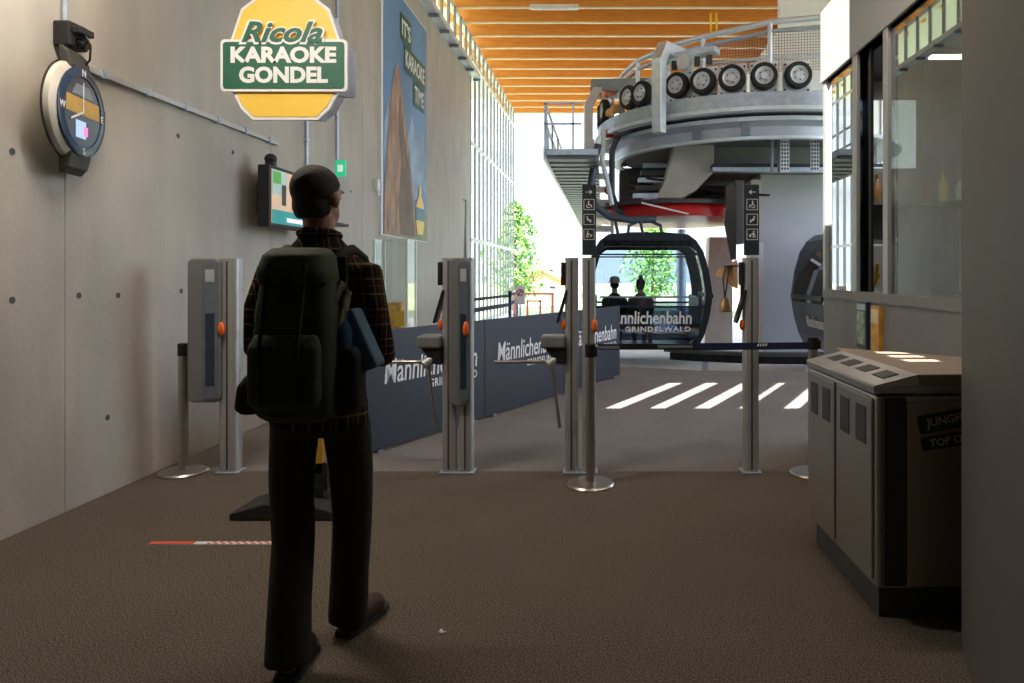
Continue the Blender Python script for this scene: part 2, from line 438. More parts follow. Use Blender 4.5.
# station roof with orange beams
struct('ceiling_eave', MB().bx(-8.0, -3.8, 3.9, 26.2, 7.98, 8.15), white_soft, 'added white sun-blocking slab outside the finned facade')  # slab added outside to keep direct sun off the fins
ceil = struct('ceiling', MB().bx(-3.8, 8.2, 3.9, 26.2, 7.98, 8.15), deckwood, 'orange timber roof over the gondola station')
bm_ = MB().bx(-3.7, 8.0, -0.06, 0.06, 7.36, 7.98).mesh('beam'); bm_.materials.append(wood)
lm_ = MB().bx(-3.7, 8.0, -0.04, 0.04, 7.335, 7.36).mesh('lit_beam_bottom'); lm_.materials.append(lit_beam_bottom)  # added strip that carries the brightness of the beam underside
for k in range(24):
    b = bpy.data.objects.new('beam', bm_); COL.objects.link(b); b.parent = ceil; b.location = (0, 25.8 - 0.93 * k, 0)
    q = bpy.data.objects.new('lit_beam_bottom', lm_); COL.objects.link(q); q.parent = b
# clerestory over the lobby roof (daylight enters here), bars give the striped patch on the floor
cl = MB().bx(-3.6, 5.0, 3.9, 4.0, 4.1, 4.35).bx(-3.6, 5.0, 3.9, 4.0, 6.61, 7.98)
gaps = [(-1.77 + 0.48 * k, -1.77 + 0.48 * k + (0.21 if k != 3 else 0.13)) for k in range(5)] + [(0.70, 1.2)]
x = -3.6
for a, b in gaps:
    cl.bx(x, a, 3.9, 4.0, 4.35, 6.61); x = b
cl.bx(x, 5.0, 3.9, 4.0, 4.35, 6.61)
struct('wall_clerestory', cl, white_soft, 'upright-barred clerestory above the lobby roof')
# lobby roof with added slots that throw sun streaks on the bin lid
sx0, sx1, sy0, sy1 = 0.22, 0.42, 0.84, 1.46
rf = MB().bx(-3.6, sx0, -6, 4.0, 4.0, 4.1).bx(sx1, 5.0, -6, 4.0, 4.0, 4.1).bx(sx0, sx1, -6, sy0, 4.0, 4.1).bx(sx0, sx1, sy1, 4.0, 4.0, 4.1)
for k in range(4): rf.bx(sx0, sx1, sy0 + 0.09 + 0.165 * k, sy0 + 0.165 * (k + 1), 4.085, 4.1)
struct('ceiling_lobby', rf, lobbydark, 'flat dark lobby roof with added slots for sun streaks on the bin lid')
bk = MB().bx(-3.6, 5.0, -6.1, -6, 0, 4.1)
struct('wall_entrance', bk, lobbydark, 'plain wall closing the lobby behind the viewer')
struct('wall_lobby_right', MB().bx(5.0, 5.1, -6, 4.0, 0, 4.1), lobbydark, 'dark wall on the right of the lobby')
struct('wall_right', MB().bx(8.0, 8.2, 4.0, 26, -0.5, 1.0).bx(8.0, 8.2, 4.0, 26, 7.2, 8.0).bx(8.0, 8.2, 4.0, 6.5, 1.0, 7.2).bx(8.0, 8.2, 12.0, 12.3, 1.0, 7.2).bx(8.0, 8.2, 18.0, 18.3, 1.0, 7.2).bx(8.0, 8.2, 24.0, 24.3, 1.0, 7.2).bx(5.0, 8.2, 3.9, 4.0, 0, 8.0), white_soft, 'pale unseen right-hand wall with wide bays opened to let in skylight')  # unseen bays, opened to bring skylight onto the machinery
# angled grey panel at the right edge of the view
pc = [(1.39, 2.73), (1.62, 2.65), (1.02, 0.95), (0.79, 1.03)]
struct('wall_panel', MB().prism(pc, 0, 4.0, XY), pillargrey, 'dark olive-grey full-height wall panel at the right edge', bevel=0.004)
# white plant room high up at the right, and the pale column under it
o = struct('wall_plant_room', MB().bx(4.2, 8.0, 16.8, 22, 3.4, 7.36), white_soft, 'white plant room wall high up behind the drive machinery')
struct('wall_bulkhead', MB().bx(3.5, 8.0, 14.0, 14.2, 5.1, 7.34), white_soft, 'pale bulkhead hanging from the roof behind the guard mesh')
MB().bx(4.15, 8.0, 16.7, 16.82, 3.3, 3.5).build('ledge', galv, o)
for xx in (5.4, 6.6): MB().bx(xx, xx + 0.03, 16.78, 16.81, 3.5, 7.36).build('joint', midgrey, o)

# ------------------------------------------------------------------ outside
struct('floor_meadow', MB().bx(-120, 120, 27, 120, -1.2, -0.32).bx(-120, -3.6, -30, 27, -1.2, -0.32).bx(8.2, 120, -30, 27, -1.2, -0.32).bx(-120, 120, -60, -6.1, -1.2, -0.05), grass, 'sunlit green meadow outside')
hb = MB(); NX, NY = 40, 26; hv = []
for j in range(NY + 1):
    for i in range(NX + 1):
        X = -400 + 800 * i / NX; t = j / NY; Y = 118 + 600 * t
        Z = -0.4 + 250 * t ** 1.25 + (14 * math.sin(X * 0.021 + 1) + 9 * math.sin(X * 0.05 + Y * 0.02)) * t
        hv.append((X, Y, Z))
hb.add(hv, [(j*(NX+1)+i, j*(NX+1)+i+1, (j+1)*(NX+1)+i+1, (j+1)*(NX+1)+i) for j in range(NY) for i in range(NX)])
ho = hb.build('hillside', hillm, smooth=True)
tag(ho, 'pale hazy mountainside rising behind the station', 'mountain', kind='structure')
def tree(X, Y, h, r, label, n=900):
    t = thing('tree', label, 'tree', (X, Y, -0.32), 'trees beyond the station')
    MB().tube([(0, 0, 0), (0.05, 0, h * 0.4), (0, 0.05, h * 0.8)], [0.16, 0.11, 0.04], 8).build('trunk', bark, t)
    mb = MB()
    for k in range(n):
        a = random.uniform(0, 2*PI); q = random.uniform(0.12, 1); rr = r * math.sin(PI * q ** 0.8) ** 0.7 * random.uniform(0.35, 1.08) * (0.8 + 0.25 * math.sin(3 * a + q * 9))
        c = Vector((rr * math.cos(a), rr * math.sin(a), h * q)); s_ = random.uniform(0.09, 0.2)
        u = Vector((random.uniform(-1, 1), random.uniform(-1, 1), random.uniform(-1, 1))).normalized(); v = u.orthogonal().normalized()
        mb.add([c - u*s_, c + v*s_*0.5, c + u*s_, c - v*s_*0.5], [(0, 1, 2, 3)])
    lo = mb.build('foliage', leafm, t); lo['kind'] = 'stuff'
tree(-4.35, 33.5, 5.2, 1.5, 'bright green leafy tree just past the end of the white fins', 1600)
tree(2.6, 38, 4.6, 1.7, 'green leafy tree seen through the windows of the nearer gondola', 1400)
def house(X, Y, w_, h, label, wallm, roofm):
    t = thing('chalet', label, 'house', (X, Y, -0.32))
    MB().bx(-w_/2, w_/2, 0, w_, 0, h).prism([(-w_/2, h), (w_/2, h), (0, h + w_*0.25)], 0.01, w_-0.01, XZ).build('walls', wallm, t)
    MB().prism([(-w_*0.62, h - w_*0.06), (0, h + w_*0.25), (w_*0.62, h - w_*0.06), (w_*0.62, h + 0.04 - w_*0.02), (0, h + w_*0.30), (-w_*0.62, h + 0.04 - w_*0.02)], -0.5, w_ + 0.5, XZ).build('roof', roofm, t)
    for k in (-1, 1):
        fr = MB().bx(k*w_*0.22 - w_*0.08, k*w_*0.22 + w_*0.08, -0.05, 0.0, h*0.35, h*0.75).build('window', white, t)
        MB().bx(k*w_*0.22 - w_*0.065, k*w_*0.22 + w_*0.065, -0.07, -0.05, h*0.4, h*0.7).build('pane', blackgloss, fr)
house(-5.6, 62, 4.2, -0.0 + 0.9, 'small chalet with a reddish pitched roof in the meadow', mat('chalet_timber', (0.50, 0.33, 0.22), 0.8), mat('red_tiles', (0.42, 0.13, 0.07), 0.8))
house(-7.0, 105, 5.0, 3.4, 'far chalet with a slate-blue roof on the pale slope', white_soft, mat('slate', (0.16, 0.20, 0.27), 0.7))

# ------------------------------------------------------------------ things on the left wall
def conduit(label, path, r=0.012):
    t = thing('conduit_pipe', label, 'pipe', path[0])
    MB().tube(path, r, 8).build('pipe', galv, t, smooth=True, w=True)
    p0, p1 = Vector(path[0]), Vector(path[-1])
    for q in (0.15, 0.5, 0.85):
        c = p0.lerp(p1, q); MB().bx(WX, c.x + r + 0.004, c.y - 0.03, c.y + 0.03, c.z - 0.012, c.z + 0.012).build('clip', galv_light, t, w=True)
t = thing('cable_rail', 'long grey cable rail running level along the concrete wall', 'rail', (WX, 5.6, 2.70))
MB().bx(WX, WX + 0.035, 4.30, 6.95, 2.715, 2.75).build('rail', alu, t, w=True)
for k in range(6): MB().bx(WX, WX + 0.045, 4.5 + 0.45*k, 4.53 + 0.45*k, 2.705, 2.76).build('clip', galv, t, w=True)
conduit('thin conduit pipe dropping to the black speaker bracket', [(WX + 0.02, 4.21, 6.3), (WX + 0.02, 4.21, 2.95)], 0.014)
conduit('thin conduit pipe on the wall left of the exit sign', [(WX + 0.02, 7.63, 6.3), (WX + 0.02, 7.63, 2.3)], 0.016)
conduit('thin conduit pipe dropping to the green exit sign', [(WX + 0.02, 8.5, 6.3), (WX + 0.02, 8.5, 2.83)], 0.016)
t = thing('wall_speaker', 'small black device with a looped cable above the giant wristwatch', 'speaker', (WX, 4.22, 2.80))
MB().bx(WX, WX + 0.10, 4.14, 4.30, 2.80, 2.95).build('body', black, t, bevel=0.012, w=True)
MB().bx(WX + 0.08, WX + 0.15, 4.16, 4.28, 2.88, 2.92).build('hood', black, t, bevel=0.006, w=True)
MB().cyl((WX + 0.09, 4.22, 2.84), (WX + 0.15, 4.22, 2.82), 0.028, 14).build('lens', blackgloss, t, w=True)
MB().tube([(WX + 0.14, 4.22, 2.88), (WX + 0.17, 4.22, 2.82), (WX + 0.15, 4.24, 2.74), (WX + 0.10, 4.26, 2.70), (WX + 0.05, 4.26, 2.72)], 0.006, 6).build('cable', black, t, smooth=True, w=True)
# giant wristwatch
c = P(72, 112, 4.17)
t = thing('giant_wristwatch', 'oversized wristwatch with blue compass bezel hung on the concrete wall', 'watch', (WX + 0.075, c.y, c.z))
Rw = Matrix.Rotation(math.radians(12), 4, 'Z') @ Matrix.Diagonal((0.42, 0.95, 0.93, 1))
def wm(mb):
    mb.v = [tuple(Rw @ Vector(p)) for p in mb.v]; return mb
wm(MB().lathe([(0.0, 0.0), (0.30, 0.0), (0.32, 0.03), (0.315, 0.10), (0.285, 0.155), (0.27, 0.165)], n=48, axis='x')).build('case', mat('cream_case', (0.62, 0.58, 0.50), 0.35, 0.2), t, smooth=True)
wm(MB().lathe([(0.322, 0.012), (0.330, 0.02), (0.330, 0.034), (0.322, 0.04)], n=48, axis='x', loop=True)).build('rim', blackgloss, t, smooth=True)
bez = wm(MB().lathe([(0.28, 0.158), (0.285, 0.178), (0.275, 0.19), (0.225, 0.192), (0.22, 0.178)], n=48, axis='x', loop=True)).build('bezel', mat('bezel_blue', (0.012, 0.035, 0.085), 0.25), t, smooth=True)
dial = wm(MB().lathe([(0.0, 0.172), (0.226, 0.172), (0.226, 0.179), (0.0, 0.179)], n=48, axis='x')).build('dial', mat('dial_black', (0.02, 0.022, 0.026), 0.2), t)
def dialpoly(name, poly, m, x0=0.180, x1=0.184):
    return wm(MB().prism(poly, x0, x1, YZ)).build(name, m, dial)
dialpoly('display_band', [(-0.20, -0.02), (0.205, -0.02), (0.195, 0.085), (-0.19, 0.085)], mat('amber_print', (0.55, 0.32, 0.05), 0.4))
dialpoly('display_top', [(-0.13, 0.10), (0.13, 0.10), (0.08, 0.17), (-0.08, 0.17)], mat('grey_print', (0.20, 0.23, 0.27), 0.4))
dialpoly('display_screen', [(-0.09, -0.17), (0.03, -0.17), (0.03, -0.06), (-0.09, -0.06)], mat('small_lcd', (0.3, 0.5, 0.9), 0.3, emit=((0.45, 0.55, 1.0), 0.3)), 0.184, 0.187)
dialpoly('display_symbol', [(0.0, -0.15), (0.05, -0.15), (0.05, -0.09), (0.0, -0.09)], mat('small_lcd_pink', (0.9, 0.2, 0.5), 0.3, emit=((1.0, 0.2, 0.5), 0.3)), 0.187, 0.190)
dialpoly('hand', [(-0.006, 0.0), (0.006, 0.0), (0.004, 0.19), (-0.004, 0.19)], white, 0.187, 0.190)
dialpoly('hand', [(-0.15, -0.06), (-0.145, -0.07), (0.01, 0.0), (0.0, 0.008)], white, 0.187, 0.190)
for s_, (yy, zz) in (('N', (0, 0.228)), ('E', (0.228, -0.022)), ('S', (0, -0.272)), ('W', (-0.248, -0.022))):
    a = Rw @ Vector((0.193, yy, zz)); text('letter', s_, white, bez, a, Rw @ Vector((0, 1, 0)), (0, 0, 1), height=0.042, bold=0.01, w=False, align='CENTER')
for s_, nm in ((1, 'strap'), (-1, 'strap')):
    prof = [(0.04, 0.25), (0.15, 0.24), (0.165, 0.28), (0.12, 0.36), (0.04, 0.40), (0.0, 0.40), (0.0, 0.25)]
    wm(MB().prism([(a, s_ * b) for a, b in prof], -0.12, 0.12, lambda u, v, tt: (u, tt, v))).build(nm, mat('strap_brown_black', (0.045, 0.04, 0.033), 0.55), t, bevel=0.015)
# cable tray high up
t = thing('cable_tray', 'ladder cable tray along the top of the concrete wall', 'cable tray', (-3.1, 11, 6.28))
for a_ in (-3.265, -3.105): MB().bx(a_, a_ + 0.015, 5, 17.3, 6.25, 6.36).build('side_rail', galv_light, t, w=True)
for k in range(14):
    MB().bx(-3.25, -3.105, 5.2 + 0.87*k, 5.98 + 0.87*k, 6.26, 6.275).build('floor_plate', galv_light, t, w=True)
    MB().bx(-3.27, -3.08, 5.99 + 0.87*k, 6.05 + 0.87*k, 6.20, 6.26).build('bracket', galv_dark, t, w=True)
# TV on the wall
t = thing('wall_screen', 'black-framed advertising screen on the concrete wall behind the hiker', 'screen', (-3.1, 6.8, 1.88))
MB().bx(-3.26, -3.12, 6.55, 7.0, 2.0, 2.3).build('bracket', black, t, w=True)
MB().bx(-3.13, -3.02, 6.30, 7.26, 1.87, 2.43).build('housing', black, t, bevel=0.01, w=True)
scr = MB().bx(-3.02, -3.012, 6.335, 7.225, 1.905, 2.395).build('display', mat('screen_sand', (0.7, 0.5, 0.33), 0.3, emit=((0.80, 0.58, 0.40), 0.22)), t, w=True)
def sp(name, y0, y1, z0, z1, col, e=0.6, x=-3.012):
    MB().bx(x, x + 0.003, y0, y1, z0, z1).build(name, mat('screen_' + name, col, 0.3, emit=(col, e * 0.4)), scr, w=True)
sp('teal_band', 6.335, 7.225, 1.905, 2.03, (0.02, 0.30, 0.30))
sp('sky_area', 6.335, 6.62, 2.17, 2.395, (0.45, 0.60, 0.55), 0.5)
sp('green_logo', 6.35, 6.50, 2.27, 2.38, (0.10, 0.40, 0.08), 0.6, -3.009)
sp('dark_figure', 6.52, 6.60, 2.08, 2.27, (0.05, 0.05, 0.04), 0.3, -3.009)
sp('red_figure', 6.72, 6.82, 2.05, 2.36, (0.55, 0.18, 0.10), 0.6, -3.009)
sp('light_streak', 6.62, 7.1, 1.93, 1.97, (0.85, 0.75, 0.95), 0.9, -3.009)
MB().cyl((-3.08, 6.45, 2.43), (-3.08, 6.45, 2.47), 0.05, 14).ell((-3.08, 6.45, 2.50), (0.055, 0.055, 0.05)).build('camera_dome', black, t, smooth=True, w=True)
MB().bx(-3.27, -2.98, 7.75, 8.15, 1.985, 2.015).build('shelf', black, tag(thing('wall_shelf', 'small dark shelf on the wall right of the advertising screen', 'shelf', (WX, 7.95, 1.98))), w=True)
bpy.data.objects['wall_shelf'].children[0].name = 'board'
MB().bx(-3.27, -3.25, 7.80, 7.83, 1.86, 1.99).bx(-3.27, -3.25, 8.07, 8.10, 1.86, 1.99).build('bracket', black, bpy.data.objects['wall_shelf'], w=True)
t = thing('exit_sign', 'little green exit sign on the wall beside the hiker head', 'sign', (WX, 8.5, 2.62))
MB().bx(WX, WX + 0.12, 8.49, 8.52, 2.62, 2.82).build('panel', mat('exit_green', (0.02, 0.45, 0.22), 0.4, emit=((0.05, 0.75, 0.40), 0.25)), t, w=True)
MB().bx(WX + 0.03, WX + 0.09, 8.483, 8.489, 2.68, 2.76).build('pictogram', mat('exit_white', (0.9, 0.95, 0.9), 0.4, emit=((0.8, 1, 0.9), 0.25)), t, w=True)
t = thing('junction_box', 'small white socket box on the wall beside the tall poster', 'socket', (WX, 9.95, 2.62))
MB().bx(WX, WX + 0.06, 9.9, 10.0, 2.62, 2.78).build('box', white, t, bevel=0.008, w=True)
MB().tube([(WX + 0.03, 9.95, 2.62), (WX + 0.03, 10.0, 2.57), (WX + 0.03, 10.08, 2.58)], 0.012, 6).build('cable', white, t, w=True)

# poster
t = thing('wall_poster', 'tall karaoke poster of a rocky peak against blue sky', 'poster', (WX, 11.4, 2.0))
psky = mat('poster_sky', (0.10, 0.25, 0.46), 0.5, var=0.25, scale=0.6)
MB().bx(WX, WX + 0.03, 10.14, 12.72, 2.0, 5.85).build('board', white, t, w=True)
pp = MB().bx(WX + 0.03, WX + 0.034, 10.22, 12.70, 2.02, 5.83).build('print', psky, t, w=True)
def pr(name, poly, m, lvl, par=None):
    return MB().prism(poly, WX + 0.034 + 0.003*lvl, WX + 0.036 + 0.003*lvl, YZ).build(name, m, par or pp, w=True)
pr('cloud', [(10.25, 3.6), (10.5, 4.2), (10.65, 3.9), (10.6, 3.2), (10.25, 2.9)], mat('poster_cloud', (0.22, 0.33, 0.50), 0.5, var=0.3, scale=3), 0)
pr('cloud', [(11.3, 3.4), (11.7, 4.1), (12.1, 3.7), (12.55, 4.0), (12.65, 2.9), (11.6, 2.6)], mat('poster_cloud', (0.22, 0.33, 0.50)), 0)
pr('meadow', [(10.25, 2.02), (12.70, 2.02), (12.70, 2.5), (12.2, 2.62), (11.4, 2.5), (10.25, 2.4)], mat('poster_meadow', (0.22, 0.24, 0.10), 0.5, var=0.3, scale=3), 1)
pr('rock', [(10.24, 2.04), (12.0, 2.04), (11.82, 2.7), (11.58, 3.35), (11.36, 3.9), (11.12, 4.3), (11.02, 4.6), (10.86, 4.72), (10.70, 4.5), (10.52, 3.95), (10.36, 3.3), (10.26, 2.7)], mat('poster_rock', (0.36, 0.22, 0.15), 0.6, var=0.45, scale=3, stretch=(1, 2.5, 0.7)), 2)
pr('rock_shade', [(11.05, 2.06), (11.9, 2.06), (11.68, 2.7), (11.40, 3.35), (11.0, 4.25), (10.95, 3.9), (11.1, 3.2), (10.98, 2.6)], mat('poster_rock_dark', (0.17, 0.115, 0.085), 0.6, var=0.35, scale=3), 3)
for s_, a, b, z0 in (("IT'S", 11.06, 11.66, 5.16), ('KARAOKE', 11.26, 12.56, 4.72), ('TIME', 11.80, 12.50, 4.28)):
    q = pr('title_box', [(a, z0), (b, z0), (b, z0 + 0.42), (a, z0 + 0.42)], green, 3)
    text('title', s_, white, q, (WX + 0.046, a + 0.06, z0 + 0.08), (0, 1, 0), (0, 0, 1), width=b - a - 0.12, height=0.27, bold=0.02)
q = pr('candy_bottle', [(12.05, 2.12), (12.4, 2.12), (12.48, 2.3), (12.48, 2.62), (12.30, 2.80), (12.27, 2.98), (12.18, 2.98), (12.15, 2.80), (11.97, 2.62), (11.97, 2.3)], candy, 3)
pr('bottle_label', [(11.95, 2.36), (12.5, 2.36), (12.5, 2.58), (11.95, 2.58)], mat('teal_label', (0.05, 0.22, 0.30), 0.5), 4, q)

# ------------------------------------------------------------------ hanging candy sign
SC = P(286, 67.5, 5.0)
t = thing('hanging_sign', 'yellow candy-shaped karaoke sign with green name board hanging from the roof', 'sign', (SC.x, SC.y, SC.z - 0.37))
lo = [(-0.30, 0.40), (-0.17, 0.50), (0.17, 0.50), (0.30, 0.40), (0.40, 0.10), (0.40, -0.08), (0.30, -0.28), (0.22, -0.355), (-0.22, -0.355), (-0.30, -0.28), (-0.40, -0.08), (-0.40, 0.10)]
def scl(p, k): return [(a * k, (b - 0.07) * k + 0.07) for a, b in p]
def W3(u, v, tt): return (SC.x + u, SC.y + tt, SC.z + v)
MB().prism(scl(lo, 1.05), -0.012, 0.012, W3).build('lozenge_border', white, t, w=True)
MB().prism(lo, -0.016, -0.012, W3).build('lozenge', candy, t, w=True)
MB().prism(rrect(0.90, 0.37, 0.03, 4, 0, 0.005), -0.035, -0.017, W3).build('name_border', white, t, w=True)
nb = MB().prism(rrect(0.86, 0.33, 0.02, 4, 0, 0.005), -0.039, -0.035, W3).build('name_board', green, t, w=True)
text('word', 'KARAOKE', white, nb, W3(0, 0.020, -0.040), (1, 0, 0), (0, 0, 1), width=0.75, height=0.118, bold=0.045, align='CENTER', depth=0.0006)
text('word', 'GONDEL', white, nb, W3(0, -0.122, -0.040), (1, 0, 0), (0, 0, 1), width=0.63, height=0.118, bold=0.045, align='CENTER', depth=0.0006)
text('script_outline', 'Ricola', white, nb, W3(-0.01, 0.150, -0.040), (1, 0, 0), (0, 0, 1), width=0.615, height=0.178, bold=0.055, shear=0.35, align='CENTER', depth=0.0006)
text('script', 'Ricola', green, nb, W3(-0.01, 0.166, -0.0415), (1, 0, 0), (0, 0, 1), width=0.575, height=0.148, bold=0.03, shear=0.35, align='CENTER', depth=0.0006)
# second, crossed panel behind it, its shade painted in lavender
Rc = Matrix.Rotation(math.radians(14), 3, 'Z')
def W4(u, v, tt):
    p = Rc @ Vector((u, tt, 0)); return (-0.444 * 5.38 + p.x, 5.38 + p.y, SC.z + 0.085 + v)
MB().prism(scl(lo, 1.05), -0.012, 0.012, W4).build('crossed_lozenge', mat('shaded_panel', (0.50, 0.51, 0.58), 0.5), t, w=True)
MB().prism(rrect(0.90, 0.37, 0.03, 4, 0, 0.005), -0.02, 0.02, W4).build('crossed_name_board', mat('shaded_panel', (0.50, 0.51, 0.58), 0.5), t, w=True)
for dx in (-0.12, 0.12): MB().cyl(W3(dx, 0.4, 0), W3(dx, 4.0 - SC.z + 3.4, 0), 0.004, 6).build('wire', galv, t, w=True)

# ------------------------------------------------------------------ roof luminaire
lc = P(554, 4, 15.3)
t = thing('ceiling_lamp', 'slim white strip lamp under the orange roof beams', 'lamp', (lc.x, lc.y, 7.22))
MB().bx(-0.53, 0.53, -0.06, 0.06, 0.0, 0.09).build('housing', white_metal, t, bevel=0.01)
MB().bx(-0.50, 0.50, -0.045, 0.045, -0.012, 0.0).build('diffuser', mat('diffuser', (0.8, 0.8, 0.78), 0.5), t)
for dx in (-0.4, 0.4): MB().cyl((dx, 0, 0.09), (dx, 0, 0.14), 0.008, 8).build('hanger', galv, t)

# unseen fill lamps added under the lobby roof to brighten wall and floor
for lx, en, lb in ((-2.3, 26, 'added fill lamp under the lobby roof on the concrete wall side'), (1.0, 9, 'added fill lamp under the lobby roof on the kiosk side')):
    t = thing('fill_lamp', lb, 'lamp', (lx, 3.55, 3.88), 'lobby fill lamps')
    MB().bx(-0.75, 0.75, -0.08, 0.08, 0.02, 0.12).build('housing', white_metal, t, bevel=0.01)
    MB().bx(-0.72, 0.72, -0.06, 0.06, 0.0, 0.02).build('tube', fill_glow, t)
    ld = bpy.data.lights.new('fill_lamp_light', 'AREA'); ld.shape = 'RECTANGLE'; ld.size = 1.44; ld.size_y = 0.12; ld.energy = en; ld.color = (1.0, 0.90, 0.77)
    lo_ = bpy.data.objects.new('light', ld); COL.objects.link(lo_); lo_.parent = t; lo_.location = (0, 0, -0.01)

# ------------------------------------------------------------------ ticket gates
PICT = {
 'arrow_r': [[(-0.32, -0.03), (0.1, -0.03), (0.1, -0.03), (0.02, -0.18), (0.10, -0.18), (0.32, 0.0), (0.10, 0.18), (0.02, 0.18), (0.1, 0.03), (-0.32, 0.03)]],
 'wheel': [[(-0.12, 0.30), (0.0, 0.36), (0.04, 0.26), (-0.06, 0.20)], [(-0.12, 0.2), (0.0, 0.2), (0.03, 0.0), (0.22, -0.02), (0.30, -0.26), (0.22, -0.28), (0.12, -0.08), (-0.10, -0.06)],
           [(-0.26, -0.02), (-0.18, -0.02), (-0.2, -0.16), (-0.08, -0.26), (0.06, -0.2), (0.1, -0.26), (-0.06, -0.34), (-0.24, -0.26)]],
 'lie': [[(-0.24, 0.30), (-0.12, 0.30), (-0.12, 0.18), (-0.24, 0.18)], [(-0.24, 0.14), (-0.08, 0.14), (0.0, -0.02), (0.20, -0.02), (0.20, -0.28), (0.08, -0.28), (0.08, -0.14), (-0.12, -0.14)]],
 'push': [[(-0.2, 0.32), (-0.08, 0.32), (-0.08, 0.2), (-0.2, 0.2)], [(-0.22, 0.16), (-0.08, 0.16), (0.12, 0.02), (0.1, -0.04), (-0.08, 0.0), (-0.04, -0.3), (-0.12, -0.3), (-0.16, -0.06), (-0.26, -0.3), (-0.32, -0.28), (-0.22, 0.0)], [(0.08, -0.06), (0.30, 0.02), (0.24, -0.24), (0.1, -0.24)]],
}
def pict(kind, cx, cz, s_, y, parent, mirror=1, frame=True):
    mb = MB()
    for poly in PICT[kind]:
        pl = [(cx + a * s_ * mirror, cz + b * s_) for a, b in poly]
        mb.prism(pl, y - 0.002, y, XZ)
    mb.build('pictogram', white, parent)
    if frame:
        o_ = [(cx - s_/2, cz - s_/2), (cx + s_/2, cz - s_/2), (cx + s_/2, cz + s_/2), (cx - s_/2, cz + s_/2)]
        i_ = [(cx + (a - cx) * 0.9, cz + (b - cz) * 0.9) for a, b in o_]
        MB().ring(o_, i_, y - 0.002, y, XZ).build('pictogram_frame', white, parent)
def post(t, x0, x1, h, dy=0.11, y0=0.0):
    w_ = x1 - x0; cx = (x0 + x1) / 2
    MB().prism(rrect(w_, dy, min(w_, dy) * 0.28, 3, cx, y0 + dy/2), 0.012, h, XY).build('post', alu, t, smooth=True)
    MB().bx(cx - 0.006, cx + 0.006, y0 - 0.003, y0 + 0.004, 0.03, h - 0.02).build('groove', darkgrey, t)
    MB().bx(x0 - 0.015, x1 + 0.015, y0 - 0.015, y0 + dy + 0.015, 0, 0.014).build('base_plate', galv, t, bevel=0.004)
def cabinet(t, x0, x1, z0, z1, y0=-0.03, d=0.10, glassside=1):
    w_ = x1 - x0; cx = (x0 + x1)/2
    MB().prism(rrect(w_, z1 - z0, 0.045, 5, cx, (z0 + z1)/2), y0, y0 + d, XZ).build('cabinet', midgrey if glassside else alu, t, smooth=True, bevel=0.01)
    gw = w_ * 0.46; gx = cx + glassside * (w_/2 - gw/2 - 0.012)
    g = MB().prism(rrect(gw, z1 - z0 - 0.06, 0.03, 4, gx, (z0 + z1)/2), y0 - 0.008, y0 + 0.002, XZ).build('display_panel', mat('panel_blue_grey', (0.16, 0.19, 0.23), 0.25, 0.2), t)
    MB().bx(gx - gw*0.3, gx + gw*0.3, y0 - 0.011, y0 - 0.008, z0 + 0.12, z0 + (z1 - z0)*0.62).build('screen', mat('dim_screen', (0.025, 0.04, 0.07), 0.2), g)
    MB().bx(gx - gw*0.3, gx + gw*0.3, y0 - 0.011, y0 - 0.008, z1 - 0.17, z1 - 0.08).build('label_plate', mat('grey_label', (0.45, 0.47, 0.5), 0.5), g)
def reader(t, x, side=-1):
    """card reader and tilted ticket tablet on the lane side of a post"""
    MB().bx(x - 0.03, x, 0.0, 0.08, 1.36, 1.53).build('card_reader', black, t, bevel=0.008)
    M = Matrix.Translation((x - 0.012, 0.04, 1.21)) @ Matrix.Rotation(math.radians(16), 4, 'Y')
    MB().bx(-0.018, 0.0, -0.05, 0.06, -0.13, 0.12, M).build('ticket_tablet', black, t, bevel=0.006)
    MB().bx(-0.0, 0.004, -0.04, 0.05, -0.11, 0.10, M).build('tablet_face', mat('tablet_face_grey', (0.16, 0.18, 0.18), 0.3), t)
    MB().ell((x - 0.012, 0.02, 1.075), (0.02, 0.02, 0.04)).build('light_knob', orange, t, smooth=True)
def turnstile(t, x):
    """tripod head left of a post at x"""
    MB().bx(x - 0.17, x, -0.05, 0.15, 0.91, 1.0).build('turnstile_head', midgrey, t, bevel=0.015)
    MB().prism([(x - 0.14, 0.91), (x, 0.91), (x, 0.79), (x - 0.06, 0.80)], -0.03, 0.13, XZ).build('turnstile_cowl', black, t)
    hub = Vector((x - 0.095, 0.0, 0.81))
    MB().cyl(hub + Vector((0.07, 0.03, 0.05)), hub + Vector((-0.03, -0.03, -0.02)), 0.035, 14).build('hub', alu, t, smooth=True)
    for e in ((-0.41, -0.02, 0.0), (0.06, -0.02, -0.47), (0.02, 0.42, -0.03)):
        MB().cyl(hub + Vector((0, -0.01, 0)), hub + Vector(e), 0.0125, 10).build('arm', steel, t, smooth=True)
def signpanel(t, x0, x1, mirror):
    cx = (x0 + x1)/2; w_ = x1 - x0
    p = MB().bx(x0, x1, 0.01, 0.06, 1.58, 2.09).build('sign_panel', signnavy, t, bevel=0.003)
    s_ = w_ * 0.78
    pict('arrow_r', cx, 2.035, s_, 0.008, p, mirror, False)
    for k, nm in enumerate(('wheel', 'lie', 'push')):
        pict(nm, cx, 1.945 - 0.108*k, s_, 0.008, p, mirror)

GY = 5.05
# gate beside the wall
t = thing('ticket_gate', 'ticket gate column with rounded cabinet beside the concrete wall', 'ticket gate', (-2.73, GY, 0), 'ticket gates')
post(t, -0.065, 0.07, 1.555); cabinet(t, -0.265, -0.03, 0.52, 1.555, -0.035, 0.11)
MB().ell((-0.02, -0.035, 1.05), (0.025, 0.025, 0.05)).build('light_knob', orange, t, smooth=True)
